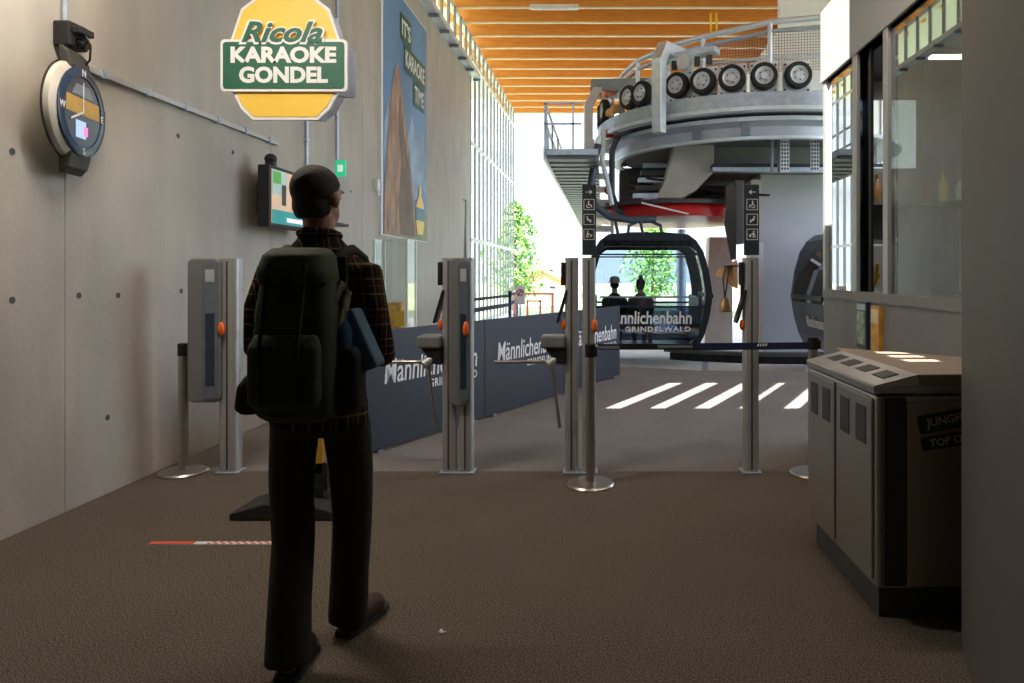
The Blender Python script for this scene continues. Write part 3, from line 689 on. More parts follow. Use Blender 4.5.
# second gate
t = thing('ticket_gate', 'double-post ticket gate with thin antenna and turnstile arms beside the hiker', 'ticket gate', (-1.08, GY, 0), 'ticket gates')
post(t, -0.10, 0.0, 1.56); post(t, 0.02, 0.12, 1.56)
cabinet(t, -0.04, 0.115, 0.50, 1.56, -0.04, 0.10)
MB().ell((0.085, -0.05, 1.05), (0.022, 0.02, 0.055)).build('light_knob', orange, t, smooth=True)
reader(t, -0.10); turnstile(t, -0.10)
MB().tube([(0.06, 0.06, 1.56), (0.06, 0.06, 1.72), (0.065, 0.06, 1.98), (0.045, 0.06, 1.985)], [0.014, 0.008, 0.006, 0.006], 8).build('antenna', galv_dark, t, smooth=True)
# third gate with sign column
t = thing('ticket_gate', 'double-post ticket gate with pictogram column pointing right', 'ticket gate', (-0.18, GY, 0), 'ticket gates')
post(t, -0.11, -0.015, 1.56); post(t, 0.015, 0.11, 1.56)
reader(t, -0.11); turnstile(t, -0.11)
MB().ell((0.105, 0.0, 1.07), (0.022, 0.03, 0.05)).build('light_knob', orange, t, smooth=True)
signpanel(t, 0.015, 0.115, 1)
# fourth gate
t = thing('ticket_gate', 'single-post ticket gate with pictogram column pointing left', 'ticket gate', (1.06, GY, 0), 'ticket gates')
post(t, -0.055, 0.055, 1.56)
reader(t, -0.055); signpanel(t, -0.048, 0.055, -1)
MB().bx(-0.075, -0.055, 0.01, 0.06, 1.24, 1.50).build('reader_back', black, t, bevel=0.004)
MB().tube([(-0.04, 0.08, 1.50), (-0.12, 0.18, 1.505), (-0.165, 0.20, 1.50), (-0.10, 0.20, 1.50)], 0.008, 6).build('hook_arm', darkgrey, t)
# cowbell and felt pennant hung at the last gate
t = thing('cowbell', 'little brass cowbell dangling beside the last ticket gate', 'bell', (0.90, 5.25, 1.16))
MB().lathe([(0.05, 0.0), (0.052, 0.01), (0.04, 0.05), (0.028, 0.10), (0.0, 0.11)], n=16).build('bell', brass, t, smooth=True)
MB().tube([(0, 0, 0.10), (-0.015, 0, 0.25), (0.0, 0, 0.32)], 0.006, 6).tube([(0, 0, 0.10), (0.02, 0, 0.24), (0.03, 0, 0.34)], 0.006, 6).build('strap', darkgrey, t)
t = thing('felt_pennant', 'peach-coloured felt pennant hanging beside the last ticket gate', 'pennant', (0.93, 5.27, 1.33))
MB().prism([(-0.10, 0.10), (-0.08, 0.14), (0.06, 0.22), (0.07, 0.19), (0.07, 0.0), (0.02, 0.02), (-0.03, 0.07)], -0.006, 0.006, XZ).build('cloth', peach, t)
MB().prism([(0.02, 0.22), (0.06, 0.22), (0.06, 0.75), (0.04, 0.80), (0.0, 0.78), (-0.03, 0.5)], 0.01, 0.03, XZ).build('backing', darkgrey, t)

# ------------------------------------------------------------------ stanchions and belts
def stanchion(X, Y, h, label, cap=black):
    t = thing('stanchion', label, 'barrier post', (X, Y, 0), 'belt barrier posts')
    MB().lathe([(0.16, 0.0), (0.165, 0.008), (0.155, 0.02), (0.06, 0.028), (0.0, 0.028)], n=36).build('base', steel, t, smooth=True)
    MB().cyl((0, 0, 0.02), (0, 0, h), 0.034, 20).build('pole', steel, t, smooth=True)
    MB().lathe([(0.036, h - 0.09), (0.038, h - 0.085), (0.038, h - 0.004), (0.03, h)], n=20).build('head', cap, t, smooth=True)
    MB().bx(0.03, 0.05, -0.03, 0.03, h - 0.085, h - 0.02).build('belt_clip', black, t, bevel=0.004)
    return t
stanchion(-3.06, 5.08, 0.94, 'steel barrier post standing against the concrete wall')
stanchion(-0.10, 4.79, 0.965, 'steel barrier post in front of the right-pointing pictogram gate')
stanchion(1.50, 5.05, 0.99, 'steel barrier post half hidden behind the recycling station')
t = thing('barrier_belt', 'black and navy barrier belt stretched between the two right posts', 'belt', (0.6, 4.8, 0.90))
MB().bx(-0.05, 0.62, 4.785, 4.789, 0.925, 0.965).build('black_strap', black, t, w=True)
MB().bx(-0.05, 0.10, 4.782, 4.792, 0.932, 0.952).build('buckle', galv_dark, t, w=True)
MB().bx(0.36, 0.60, 4.780, 4.794, 0.938, 0.956).build('buckle', galv_dark, t, w=True)
MB().bar((0.60, 4.787, 0.945), (1.46, 5.04, 0.927), 0.004, 0.05).build('navy_strap', beltblue, t, w=True)
for k in range(4):
    p = Vector((1.07 + 0.02*k, 4.913 + 0.0057*k, 0.936 - 0.0004*k)); MB().bar(p, p + Vector((0.012, 0.003, 0.018)), 0.003, 0.008).build('print_mark', white, t, w=True)

# ------------------------------------------------------------------ navy fence boards
B0 = Vector((-1.895, 5.51, 0)); BD = Vector((0.439, 0.899, 0)).normalized(); BN = Vector((BD.y, -BD.x, 0))
BL = [('first', 'navy lettered barrier board nearest the hiker'), ('mid', 'navy lettered barrier board between the second and third gates'), ('last', 'navy lettered barrier board farthest back behind the third gate')]
for k in range(3):
    a = B0 + BD * 1.6 * k; b = a + BD * 1.595
    t = thing('barrier_board', BL[k][1], 'barrier', (a + b) / 2, 'navy barrier boards')
    M = Matrix(((BD.x, BN.x, 0, a.x), (BD.y, BN.y, 0, a.y), (0, 0, 1, 0), (0, 0, 0, 1)))
    brd = MB().bx(0, 1.595, -0.03, 0, 0.02, 0.985, M).build('board', navy, t, bevel=0.004, w=True)
    for q in (0.15, 1.4): MB().bx(q, q + 0.06, -0.25, 0.0, 0, 0.02, M).bx(q, q + 0.04, -0.06, -0.03, 0.02, 0.9, M).build('foot', galv_dark, t, w=True)
    o_ = a + BD * 0.22 + BN * 0.001
    text('lettering', 'Männlichenbahn', white, brd, o_ + Vector((0, 0, 0.54)), BD, (0, 0, 1), width=1.25, height=0.20, bold=0.006, shear=0.12)
    text('lettering', 'GRINDELWALD', white, brd, o_ + BD * 0.55 + Vector((0, 0, 0.435)), BD, (0, 0, 1), width=0.70, height=0.075, bold=0.015, spacing=1.15)

# ------------------------------------------------------------------ glass showcase behind the boards
c = P(395, 328, 8.8)
t = thing('glass_showcase', 'clear glass showcase column with a yellow display inside', 'showcase', (c.x, c.y, 0))
MB().bx(-0.21, 0.21, -0.21, 0.21, 0, 0.70).build('plinth', mat('plinth_yellow', (0.85, 0.62, 0.04), 0.5), t)
for sx, sy, dx, dy in ((0, -1, 0.21, 0.004), (0, 1, 0.21, 0.004), (-1, 0, 0.004, 0.21), (1, 0, 0.004, 0.21)):
    MB().bx(sx*0.206 - dx, sx*0.206 + dx, sy*0.206 - dy, sy*0.206 + dy, 0.70, 1.86).build('pane', caseglass, t)
edge = mat('edge_glint', (0.86, 0.97, 0.88), 0.2, var=0.03)  # pale strips paint the light caught along the glass edges
for sx in (-1, 1):
    for sy in (-1, 1): MB().bx(sx*0.20 - 0.018, sx*0.20 + 0.018, sy*0.20 - 0.012, sy*0.20 + 0.012, 0.70, 1.86).build('glint_strip', edge, t)
MB().bx(-0.21, 0.21, -0.21, 0.21, 1.86, 1.872).build('top_pane', caseglass, t)
MB().prism(rrect(0.24, 0.24, 0.05, 4), 0.70, 1.08, XY).build('display_box', mat('display_orange', (0.80, 0.42, 0.10), 0.5, var=0.3, scale=14), t)
MB().bx(0.05, 0.17, -0.19, -0.17, 0.80, 0.98).build('card', yellow, t)

# ------------------------------------------------------------------ floor marks
t = thing('floor_tape', 'red and white distance tape on the carpet left of the hiker', 'tape', (-2.1, 3.755, 0))
MB().bx(-2.44, -1.6, 3.735, 3.775, 0.0, 0.003).build('strip', white_soft, t, w=True)
MB().bx(-2.44, -2.20, 3.736, 3.774, 0.003, 0.004).build('red_block', mat('tape_red', (0.62, 0.10, 0.05), 0.6), t, w=True)
ck = MB()
for k in range(14):
    for r_ in (0, 1): ck.bx(-2.13 + 0.04*k + 0.02*r_, -2.112 + 0.04*k + 0.02*r_, 3.737 + 0.019*r_, 3.755 + 0.019*r_, 0.003, 0.004)
ck.build('red_check', mat('tape_pink', (0.55, 0.10, 0.08), 0.6), t, w=True)['kind'] = 'stuff'
t = P(442, 633, 2.82)
mb = MB().tube([(t.x - 0.006, t.y + 0.02, 0.004), (t.x - 0.008, t.y, 0.004), (t.x + 0.006, t.y - 0.008, 0.005), (t.x + 0.018, t.y + 0.002, 0.004)], [0.003, 0.006, 0.006, 0.002], 6)
tag(mb.build('paper_scrap', white), 'tiny white paper scrap on the carpet', 'litter')
# low sign stand behind the hiker's legs
t = thing('sign_stand', 'black weighted sign base with yellow post behind the hiker legs', 'sign stand', (-1.88, 4.25, 0))
MB().prism([(-0.32, 0.0), (0.32, 0.0), (0.30, 0.05), (0.12, 0.10), (-0.12, 0.10), (-0.32, 0.04)], -0.16, 0.16, XZ).build('base', rubber, t, bevel=0.01)
MB().bx(0.06, 0.18, -0.03, 0.03, 0.10, 0.16).bx(0.05, 0.20, -0.02, 0.02, 0.14, 0.30).build('joint', black, t)
MB().bx(0.08, 0.17, -0.02, 0.02, 0.24, 0.56).build('post', mat('ochre', (0.60, 0.33, 0.03), 0.5), t)

# ------------------------------------------------------------------ recycling station
t = thing('recycling_station', 'brushed steel recycling station with four slots below the kiosk window', 'waste bin', (1.45, 3.4, 0))
poly = [(1.10, 3.78), (1.27, 3.97), (1.80, 3.52), (1.80, 2.92), (1.125, 2.90)]
def inset(p, k):
    cx = sum(a for a, b in p)/len(p); cy = sum(b for a, b in p)/len(p)
    return [(cx + (a-cx)*k, cy + (b-cy)*k) for a, b in p]
MB().prism(inset(poly, 0.90), 0.0, 0.16, XY).build('plinth', darkgrey, t, w=True)
MB().prism(poly, 0.14, 0.94, XY).build('body', binsteel, t, bevel=0.012, w=True)
# lid: rim plus sloped slot face towards the lane, flat warm top
rim = [(a + (-0.012 if a < 1.2 else 0), b) for a, b in poly]
MB().prism(rim, 0.945, 0.985, XY).build('lid_rim', binsteel, t, bevel=0.008, w=True)
def rowpt(s_, zz=0):       # point on the lane-side edge, s_ 0 far .. 1 near
    return Vector((1.10, 3.78, 0)).lerp(Vector((1.125, 2.90, 0)), s_) + Vector((0, 0, zz))
A = rowpt(0, 0.985); Bp = rowpt(1, 0.985); C2 = Vector((1.30, 2.90, 1.03)); D2 = Vector((1.28, 3.78, 1.03))
slope = MB().add([A, Bp, C2, D2, A - Vector((0,0,0.005)), Bp - Vector((0,0,0.005)), C2 - Vector((0,0,0.045)), D2 - Vector((0,0,0.045))], [(0,1,2,3),(7,6,5,4),(0,4,5,1),(1,5,6,2),(2,6,7,3),(3,7,4,0)])
slo = slope.build('slot_face', mat('lid_steel', (0.50, 0.50, 0.50), 0.35, 0.6, var=0.05), t, w=True)
MB().prism([(1.28, 3.78), (1.30, 3.94), (1.79, 3.51), (1.79, 2.925), (1.30, 2.905)], 0.985, 1.03, XY).build('lid_top', bintop, t, bevel=0.006, w=True)
for k in range(4):
    s0 = 0.10 + 0.225 * k
    e0 = rowpt(s0, 0); e1 = rowpt(s0 + 0.14, 0)
    def onsl(e, u): return Vector((e.x + (1.29 - e.x) * u, e.y, 0.985 + 0.045 * u + 0.003))
    q = [onsl(e0, 0.35), onsl(e1, 0.35), onsl(e1, 0.75), onsl(e0, 0.75)]
    MB().add(q + [p - Vector((0, 0, 0.004)) for p in q], [(0,1,2,3),(7,6,5,4),(0,4,5,1),(1,5,6,2),(2,6,7,3),(3,7,4,0)]).build('slot', mat('slot_dark', (0.05, 0.055, 0.06), 0.5), slo, w=True)
# doors with small notices
nx = Vector((-0.9996, -0.0284, 0))
for d in range(2):
    a = rowpt(0.03 + 0.48*d); b = rowpt(0.47 + 0.48*d + (0.02 if d else 0))
    dm = MB()
    q0, q1 = a + nx*0.001, b + nx*0.001
    q2, q3 = b + nx*0.012, a + nx*0.012
    pl = [(p.x, p.y) for p in (q0, q1, q2, q3)]
    dr = dm.prism(pl, 0.17, 0.925, XY).build('door', binsteel, t, bevel=0.004, w=True)
    for k in range(2):
        e0 = a.lerp(b, 0.14 + 0.46*k); e1 = a.lerp(b, 0.40 + 0.46*k)
        pl = [(p.x, p.y) for p in (e0 + nx*0.011, e1 + nx*0.011, e1 + nx*0.015, e0 + nx*0.015)]
        nt_ = MB().prism(pl, 0.72, 0.88, XY).build('notice', mat('notice_dark', (0.055, 0.058, 0.06), 0.5, var=0.3, scale=40), dr, w=True)
        for j in range(2):
            f0 = e0.lerp(e1, 0.2); f1 = e0.lerp(e1, 0.8)
            pl = [(p.x, p.y) for p in (f0 + nx*0.0145, f1 + nx*0.0145, f1 + nx*0.0165, f0 + nx*0.0165)]
MB().bx(1.15, 1.24, 2.884, 2.906, 0.16, 0.935).build('corner_strip', mat('bin_dark_strip', (0.03, 0.026, 0.022), 0.5), t, w=True)
MB().bx(1.245, 1.80, 2.888, 2.912, 0.16, 0.915).build('front_panel', mat('bin_front_steel', (0.36, 0.28, 0.20), 0.42, 0.6, var=0.08, scale=30, stretch=(8, 8, 0.4)), t, bevel=0.004, w=True)
ux = Vector((0.985, 0, 0.17)).normalized(); uz = Vector((-0.17, 0, 0.985)).normalized()
for k, (s_, z0, hgt) in enumerate((('JUNGFRAU', 0.785, 0.075), ('TOP OF EUROPE', 0.715, 0.055))):
    o_ = Vector((1.300 + 0.012*k, 2.886, z0))
    pl = [o_, o_ + ux*0.46, o_ + ux*0.46 + uz*hgt, o_ + uz*hgt]
    bn = MB().prism([(p.x, p.z) for p in pl], 2.883, 2.888, XZ).build('nameplate', black, t, w=True)
    text('lettering', s_, mat('steel_print', (0.62, 0.54, 0.44), 0.4, 0.5), bn, o_ + ux*0.03 + uz*hgt*0.2 + Vector((0, -0.0035, 0)), ux, uz, height=hgt*0.6, bold=0.015, depth=0.001)

# ------------------------------------------------------------------ ticket kiosk
KX = 1.90; KY0, KY1 = 3.0, 6.08
t = thing('ticket_kiosk', 'grey ticket kiosk with tall windows on the right', 'kiosk', (3.2, 4.6, 0))
MB().bx(KX, KX + 0.08, KY0, KY1, 0, 1.28).build('lower_wall', kioskgrey, t, w=True)
MB().bx(KX - 0.02, KX + 0.10, KY0, KY1 + 0.03, 3.10, 3.72).build('fascia', mat('fascia_grey', (0.40, 0.40, 0.40), 0.5, var=0.03), t, bevel=0.005, w=True)
MB().bx(KX, 4.6, KY0, KY1, 3.10, 3.2).build('kiosk_ceiling', darkgrey, t, w=True)
MB().bx(KX + 0.08, 4.6, KY1 - 0.06, KY1, 0, 2.35).bx(KX + 0.08, 4.6, KY1 - 0.06, KY1, 2.95, 3.1).bx(2.7, 4.6, KY1 - 0.06, KY1, 2.35, 2.95).bx(KX + 0.08, 2.12, KY1 - 0.06, KY1, 2.35, 2.95).build('end_wall', kioskgrey, t, w=True)
MB().bx(4.52, 4.6, KY0, KY1, 0, 3.1).bx(KX + 0.08, 4.6, KY0, KY0 + 0.06, 0, 3.1).build('back_wall', midgrey, t, w=True)
mull = [(KY1 - 0.07, KY1), (5.27, 5.36), (4.69, 4.77), (KY0, KY0 + 0.06)]
for a, b in mull: MB().bx(KX - 0.008, KX + 0.022, a, b, 1.24, 3.12).build('mullion', alu, t, bevel=0.004, w=True)
MB().bx(KX - 0.012, KX + 0.09, KY0, KY1, 1.24, 1.31).build('sill', kioskgrey, t, w=True)
MB().bx(KX + 0.02, KX + 0.03, 5.36, KY1 - 0.07, 1.30, 3.11).build('pane', kioskmirror, t, w=True)
MB().bx(KX + 0.02, KX + 0.03, KY0 + 0.06, 4.69, 1.30, 3.11).build('pane', kioskglass, t, w=True)
MB().bx(KX + 0.05, KX + 0.056, 5.14, 5.40, 1.30, 3.11).build('sliding_pane', cabindark, t, w=True)
MB().bx(KX + 0.045, KX + 0.065, 5.12, 5.15, 1.30, 3.11).build('slider_frame', black, t, w=True)
MB().bx(KX + 0.08, 2.6, KY0 + 0.1, KY1 - 0.1, 0.95, 1.0).build('counter', darkgrey, t, w=True)
MB().bx(2.05, 3.4, 5.84, 6.02, 2.02, 2.05).build('wall_shelf_board', midgrey, t, w=True)
# kiosk contents
t = thing('kiosk_fill_lamp', 'added fill lamp on the ceiling inside the ticket kiosk', 'lamp', (2.7, 5.2, 3.06))  # lamp added to brighten the kiosk interior
MB().bx(-0.3, 0.3, -0.05, 0.05, 0.0, 0.04).build('housing', white_metal, t)
MB().bx(-0.28, 0.28, -0.04, 0.04, -0.01, 0.0).build('tube', fill_glow, t)
ld = bpy.data.lights.new('kiosk_fill_light', 'AREA'); ld.shape = 'RECTANGLE'; ld.size = 0.56; ld.size_y = 0.08; ld.energy = 4; ld.color = (1.0, 0.95, 0.88)
lo_ = bpy.data.objects.new('light', ld); COL.objects.link(lo_); lo_.parent = t; lo_.location = (0, 0, -0.015)
t = thing('monitor', 'pale back of a monitor behind the open kiosk window', 'monitor', (2.20, 5.66, 1.0))
MB().bx(-0.10, 0.10, -0.08, 0.08, 0, 0.012).build('foot', white_soft, t); MB().bx(-0.02, 0.02, -0.02, 0.02, 0.01, 0.3).build('stem', white_soft, t)
M = Matrix.Translation((0, 0, 0.48)) @ Matrix.Rotation(math.radians(-70), 4, 'Z') @ Matrix.Rotation(math.radians(8), 4, 'Y')
MB().bx(-0.02, 0.02, -0.12, 0.16, -0.20, 0.20, M).build('panel', white_soft, t, bevel=0.008)
t = thing('yellow_flower_vase', 'yellow flower sprig beside the kiosk monitor', 'flower', (2.06, 5.42, 1.0))
MB().lathe([(0.03, 0), (0.04, 0.06), (0.02, 0.16), (0.025, 0.2)], n=14).build('vase', darkgrey, t, smooth=True)
mb = MB()
for k in range(5): mb.tube([(0, 0, 0.18), (0.02*math.cos(k*1.3), 0.03*math.sin(k*1.3), 0.34), (0.06*math.cos(k*1.3), 0.07*math.sin(k*1.3), 0.44 + 0.02*k)], [0.006, 0.008, 0.016], 6)
mb.build('petals', yellow, t, smooth=True)
for k, (lab, colr) in enumerate((('amber', (0.75, 0.50, 0.18)), ('brown', (0.35, 0.18, 0.07)), ('cream', (0.80, 0.72, 0.55)), ('slate-blue', (0.16, 0.22, 0.30)), ('dark red', (0.40, 0.07, 0.05)), ('yellow', (0.85, 0.65, 0.15)), ('white', (0.8, 0.8, 0.8)), ('green', (0.12, 0.28, 0.10)))):
    t = thing('stand_in_bottle', lab + ' bottle standing in for shelf items and a pane reflection', 'bottle', (2.16 + 0.14 * k, 5.92, 2.05), 'stand-in bottles on the kiosk shelf')  # bottles stand in for shelf items and yellowish reflections in the pane
    h = 0.20 + 0.03 * ((k * 7) % 3)
    MB().lathe([(0.035, 0), (0.038, 0.01), (0.038, h*0.6), (0.014, h*0.75), (0.014, h)], n=12).build('bottle', mat('bottle_' + lab, colr, 0.35), t, smooth=True)
    MB().lathe([(0.016, h - 0.03), (0.016, h + 0.005), (0.0, h + 0.005)], n=10).build('cap', brass, t)
t = thing('black_jacket', 'black jacket on display hanger behind the near kiosk window', 'jacket', (2.36, 4.72, 1.30))
mb = MB().rings([(0, 0, 0.0, 0.16, 0.06), (0, 0, 0.3, 0.15, 0.07), (0, 0, 0.5, 0.17, 0.07), (0, 0, 0.60, 0.10, 0.05), (0, 0, 0.64, 0.06, 0.05)]).tube([(0.15, 0, 0.52), (0.21, 0, 0.28), (0.20, 0.02, 0.05)], [0.06, 0.055, 0.05], 10).tube([(-0.15, 0, 0.52), (-0.21, 0, 0.28), (-0.20, 0.02, 0.05)], [0.06, 0.055, 0.05], 10)
link('shell', remeshed(mb, 'shell', 0.012), mat('jacket_black', (0.02, 0.022, 0.026), 0.6), t)
MB().tube([(-0.08, 0, 0.62), (0, 0, 0.66), (0.08, 0, 0.62)], 0.006, 6).tube([(0, 0, 0.66), (0.01, 0, 0.72), (-0.01, 0, 0.74)], 0.004, 6).build('hanger', galv, t)
MB().bx(-0.008, 0.008, -0.078, -0.066, 0.03, 0.58).build('zip', white_soft, t)
MB().bx(-0.20, 0.20, -0.2, 0.2, -0.30, -0.02).build('display_block', mat('display_block_grey', (0.2, 0.21, 0.2), 0.6), t)
# leaflets on the kiosk wall
t = thing('leaflet_holder', 'dark-framed picture leaflet on the kiosk wall', 'leaflet', (KX, 5.1, 0.91))
MB().bx(KX - 0.03, KX - 0.001, 5.01, 5.21, 0.90, 1.24).build('frame', mat('leaflet_frame', (0.02, 0.035, 0.06), 0.4), t, w=True, bevel=0.004)
MB().bx(KX - 0.034, KX - 0.03, 5.03, 5.19, 0.93, 1.17).build('picture', mat('leaflet_picture', (0.30, 0.38, 0.25), 0.4, var=0.7, scale=18), t, w=True)
MB().bx(KX - 0.034, KX - 0.03, 5.03, 5.19, 1.18, 1.225).build('heading', mat('leaflet_heading', (0.45, 0.55, 0.65), 0.4), t, w=True)
t = thing('leaflet_holder', 'orange leaflet stack on the kiosk wall beside the framed one', 'leaflet', (KX, 4.85, 0.89))
MB().bx(KX - 0.03, KX - 0.001, 4.78, 4.92, 0.88, 1.22).build('leaflet', mat('leaflet_orange', (0.72, 0.36, 0.04), 0.4, var=0.3, scale=14), t, w=True)
MB().bx(KX - 0.034, KX - 0.03, 4.785, 4.915, 1.10, 1.20).build('heading', mat('leaflet_cream', (0.8, 0.65, 0.35), 0.4), t, w=True)

# ------------------------------------------------------------------ gondola cabins
def make_cabin(label, loc):
    t = thing('gondola_cabin', label, 'gondola', loc, 'gondola cabins')
    out = [(0.74, 2.12), (0.90, 2.05), (1.03, 1.85), (1.13, 1.5), (1.19, 1.12), (1.19, 0.92), (1.14, 0.62), (1.05, 0.30), (0.95, 0.10), (0.80, 0.04)]
    out = out + [(-a, b) for a, b in reversed(out)]
    inn = []
    for a, b in out:
        k = 1 if a > 0 else -1
        inn.append((a - k * (0.13 if b > 0.2 else 0.16), min(max(b, 0.14), 1.94)))
    D = 2.1
    for y0, y1 in ((0, 0.07), (D - 0.07, D)):
        MB().ring(out, inn, y0, y1, XZ).build('window_frame', cabinpaint, t)
        MB().bx(-1.08, 1.08, y0, y1, 0.80, 0.84).build('cross_rail', cabinpaint, t)
        MB().bx(-0.95, 0.95, y0 + 0.01, y1 - 0.01, 1.78, 1.81).build('cross_rail', cabinpaint, t)
        ym = (y0 + y1)/2
        up = [(a, b) for a, b in inn if b > 0.84]
        MB().prism(inn, ym - 0.004, ym + 0.004, XZ).build('pane', cabinglass, t)
    # dark glazed side skins following the bulged outline
    for sgn in (1, -1):
        side = [(sgn*a, b) for a, b in out if sgn*a > 0]
        side = [(abs(a)*sgn, b) for a, b in (out[:10])]
        for i in range(len(side) - 1):
            (a, b), (c_, d) = side[i], side[i + 1]
            k = 0.015 * sgn
            q = [(a, b), (c_, d), (c_ - k, d), (a - k, b)]
            m_ = cabindark if 1.3 > (b + d)/2 > 0.8 or 1.3 <= (b + d)/2 < 2.0 else cabinpaint
            MB().prism(q, 0.06, D - 0.06, XZ).build('side_pane' if m_ is cabindark else 'side_panel', m_, t)
        MB().bx(sgn*1.20 - 0.03, sgn*1.20 + 0.03, 0.1, D - 0.1, 0.98, 1.06).build('bumper', black, t)
    MB().prism([(-0.80, 0.04), (0.80, 0.04), (0.95, 0.12), (-0.95, 0.12)], 0.02, D - 0.02, XZ).build('cabin_floor', black, t)
    MB().prism([(-0.90, 2.05), (0.90, 2.05), (0.74, 2.17), (0.3, 2.21), (-0.3, 2.21), (-0.74, 2.17)], -0.02, D + 0.02, XZ).build('roof', cabinpaint, t, bevel=0.01)
    MB().bx(-0.82, 0.82, -0.015, 0.01, 1.95, 2.06).build('roof_rim', blackgloss, t)
    # lower see-through panel with lettering
    lp = MB().prism([(-1.02, 0.80), (1.02, 0.80), (0.98, 0.50), (0.88, 0.20), (-0.88, 0.20), (-0.98, 0.50)], 0.012, 0.018, XZ).build('lower_pane', glass('lower_cabin_glass', (0.28, 0.34, 0.42), 0.10, 0.8), t)
    text('lettering', 'Männlichenbahn', white, lp, (0, 0.008, 0.50), (1, 0, 0), (0, 0, 1), width=1.62, height=0.24, bold=0.02, shear=0.05, align='CENTER', w=False)
    text('lettering', 'GRINDELWALD', white, lp, (0.18, 0.008, 0.36), (1, 0, 0), (0, 0, 1), width=1.22, height=0.095, bold=0.02, spacing=1.15, align='CENTER', w=False)
    MB().tube([(-0.9, 0.09, 1.0), (0.9, 0.09, 1.0)], 0.018, 8).build('handrail', galv_light, t)
    for sgn in (-1, 1):
        MB().bx(sgn*0.80 - 0.22, sgn*0.80 + 0.22, 0.25, D - 0.25, 0.42, 0.52).build('bench', darkgrey, t, bevel=0.02)
        MB().bx(sgn*1.0 - 0.03, sgn*1.0 + 0.03, 0.25, D - 0.25, 0.50, 1.0).build('bench_back', darkgrey, t, bevel=0.02)
    text('lettering', 'Männlichenbahn', white, t, (-1.155, 1.15, 0.50), (0, -1, 0), (-0.12, 0, 0.98), width=1.0, height=0.20, bold=0.02, w=False)
    # suspension
    for sx in (-0.35, 0.35):
        MB().tube([(sx, D/2, 2.18), (sx*0.9, D/2, 2.40), (0.0, D/2, 2.55)], 0.035, 10).build('hanger_foot', galv_dark, t, smooth=True)
    MB().tube([(0, D/2, 2.5), (-0.25, D/2, 2.55), (-0.55, D/2, 2.72), (-0.66, D/2, 3.05), (-0.66, D/2, 3.9), (-0.5, D/2, 4.3)], 0.06, 12).build('hanger_arm', mat('hanger_blue_grey', (0.055, 0.075, 0.10), 0.4, 0.3), t, smooth=True)
    MB().bx(-0.62, -0.30, D/2 - 0.2, D/2 + 0.2, 4.2, 4.4).build('grip', galv_dark, t, bevel=0.02)
    return t
cab = make_cabin('dark blue gondola with big windows and two passengers inside', (0.80, 13.0, 0.0))
cab2 = copy_tree(cab); cab2.location = (4.78, 11.4, 0.0)
cab2['label'] = 'dark gondola half hidden behind the ticket kiosk'

# ------------------------------------------------------------------ drive station machinery
CX, CY, R0 = 3.3, 15.4, 3.4
DR = 0.4
def ang(a): return Vector((CX + math.cos(a), CY + math.sin(a), 0))
def arcpt(a, r, z): return Vector((CX + (r + DR) * math.cos(a), CY + (r + DR) * math.sin(a), z))
A0, A1 = math.radians(165), math.radians(292)
def arcsweep(prof, a0=A0, a1=A1, n=40):
    """profile (radius, z) swept round the turn, then straight back on the left side"""
    mb = MB(); vs = []; m = len(prof); cnt = 0
    for k in range(n + 1):
        a = a0 + (a1 - a0) * k / n
        vs += [arcpt(a, r, z) for r, z in prof]
        cnt += 1
    fs = [(i*m + j, i*m + (j+1) % m, (i+1)*m + (j+1) % m, (i+1)*m + j) for i in range(cnt - 1) for j in range(m)]
    fs.append(tuple(range(m - 1, -1, -1))); fs.append(tuple((cnt - 1)*m + j for j in range(m)))
    return mb.add(vs, fs)
def rect(r0, r1, z0, z1): return [(r0, z0), (r1, z0), (r1, z1), (r0, z1)]
t = thing('drive_turnaround', 'curved steel turnaround machine with rubber drive tyres above the gondola', 'ropeway machine', (CX, CY, 0))
drive = t
arcsweep([(-0.4, 3.96), (2.58, 3.96), (2.58, 4.02), (-0.4, 4.02)], 0, 2*PI, 48).build('soffit_disc', galv_dark, t, w=True)
MB().bx(0.35, 5.4, 16.6, 18.2, 2.70, 3.94).build('rear_machine_block', darkgrey, t, w=True)
arcsweep(rect(2.9, 3.06, 4.30, 4.56)).build('upper_track_beam', galv, t, smooth=True, w=True)
arcsweep(rect(2.95, 3.14, 4.235, 4.30)).build('track_flange', galv_light, t, smooth=True, w=True)
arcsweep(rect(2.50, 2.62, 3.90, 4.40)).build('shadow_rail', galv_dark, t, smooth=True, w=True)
arcsweep([(2.70, 4.18), (2.80, 4.18), (2.80, 4.12), (2.68, 4.04), (2.66, 3.86), (2.58, 3.86), (2.58, 4.18)]).build('lower_guide_beam', mat('lavender_steel', (0.50, 0.53, 0.62), 0.4, 0.4, var=0.1, scale=3), t, smooth=True, w=True)
arcsweep(rect(2.76, 2.84, 4.12, 4.19)).build('guide_lip', galv_light, t, smooth=True, w=True)
arcsweep(rect(2.56, 2.70, 3.82, 3.87)).build('guide_edge', galv_light, t, smooth=True, w=True)
arcsweep(rect(2.40, 2.92, 4.24, 4.30)).build('deck_plate', galv_dark, t, smooth=True, w=True)
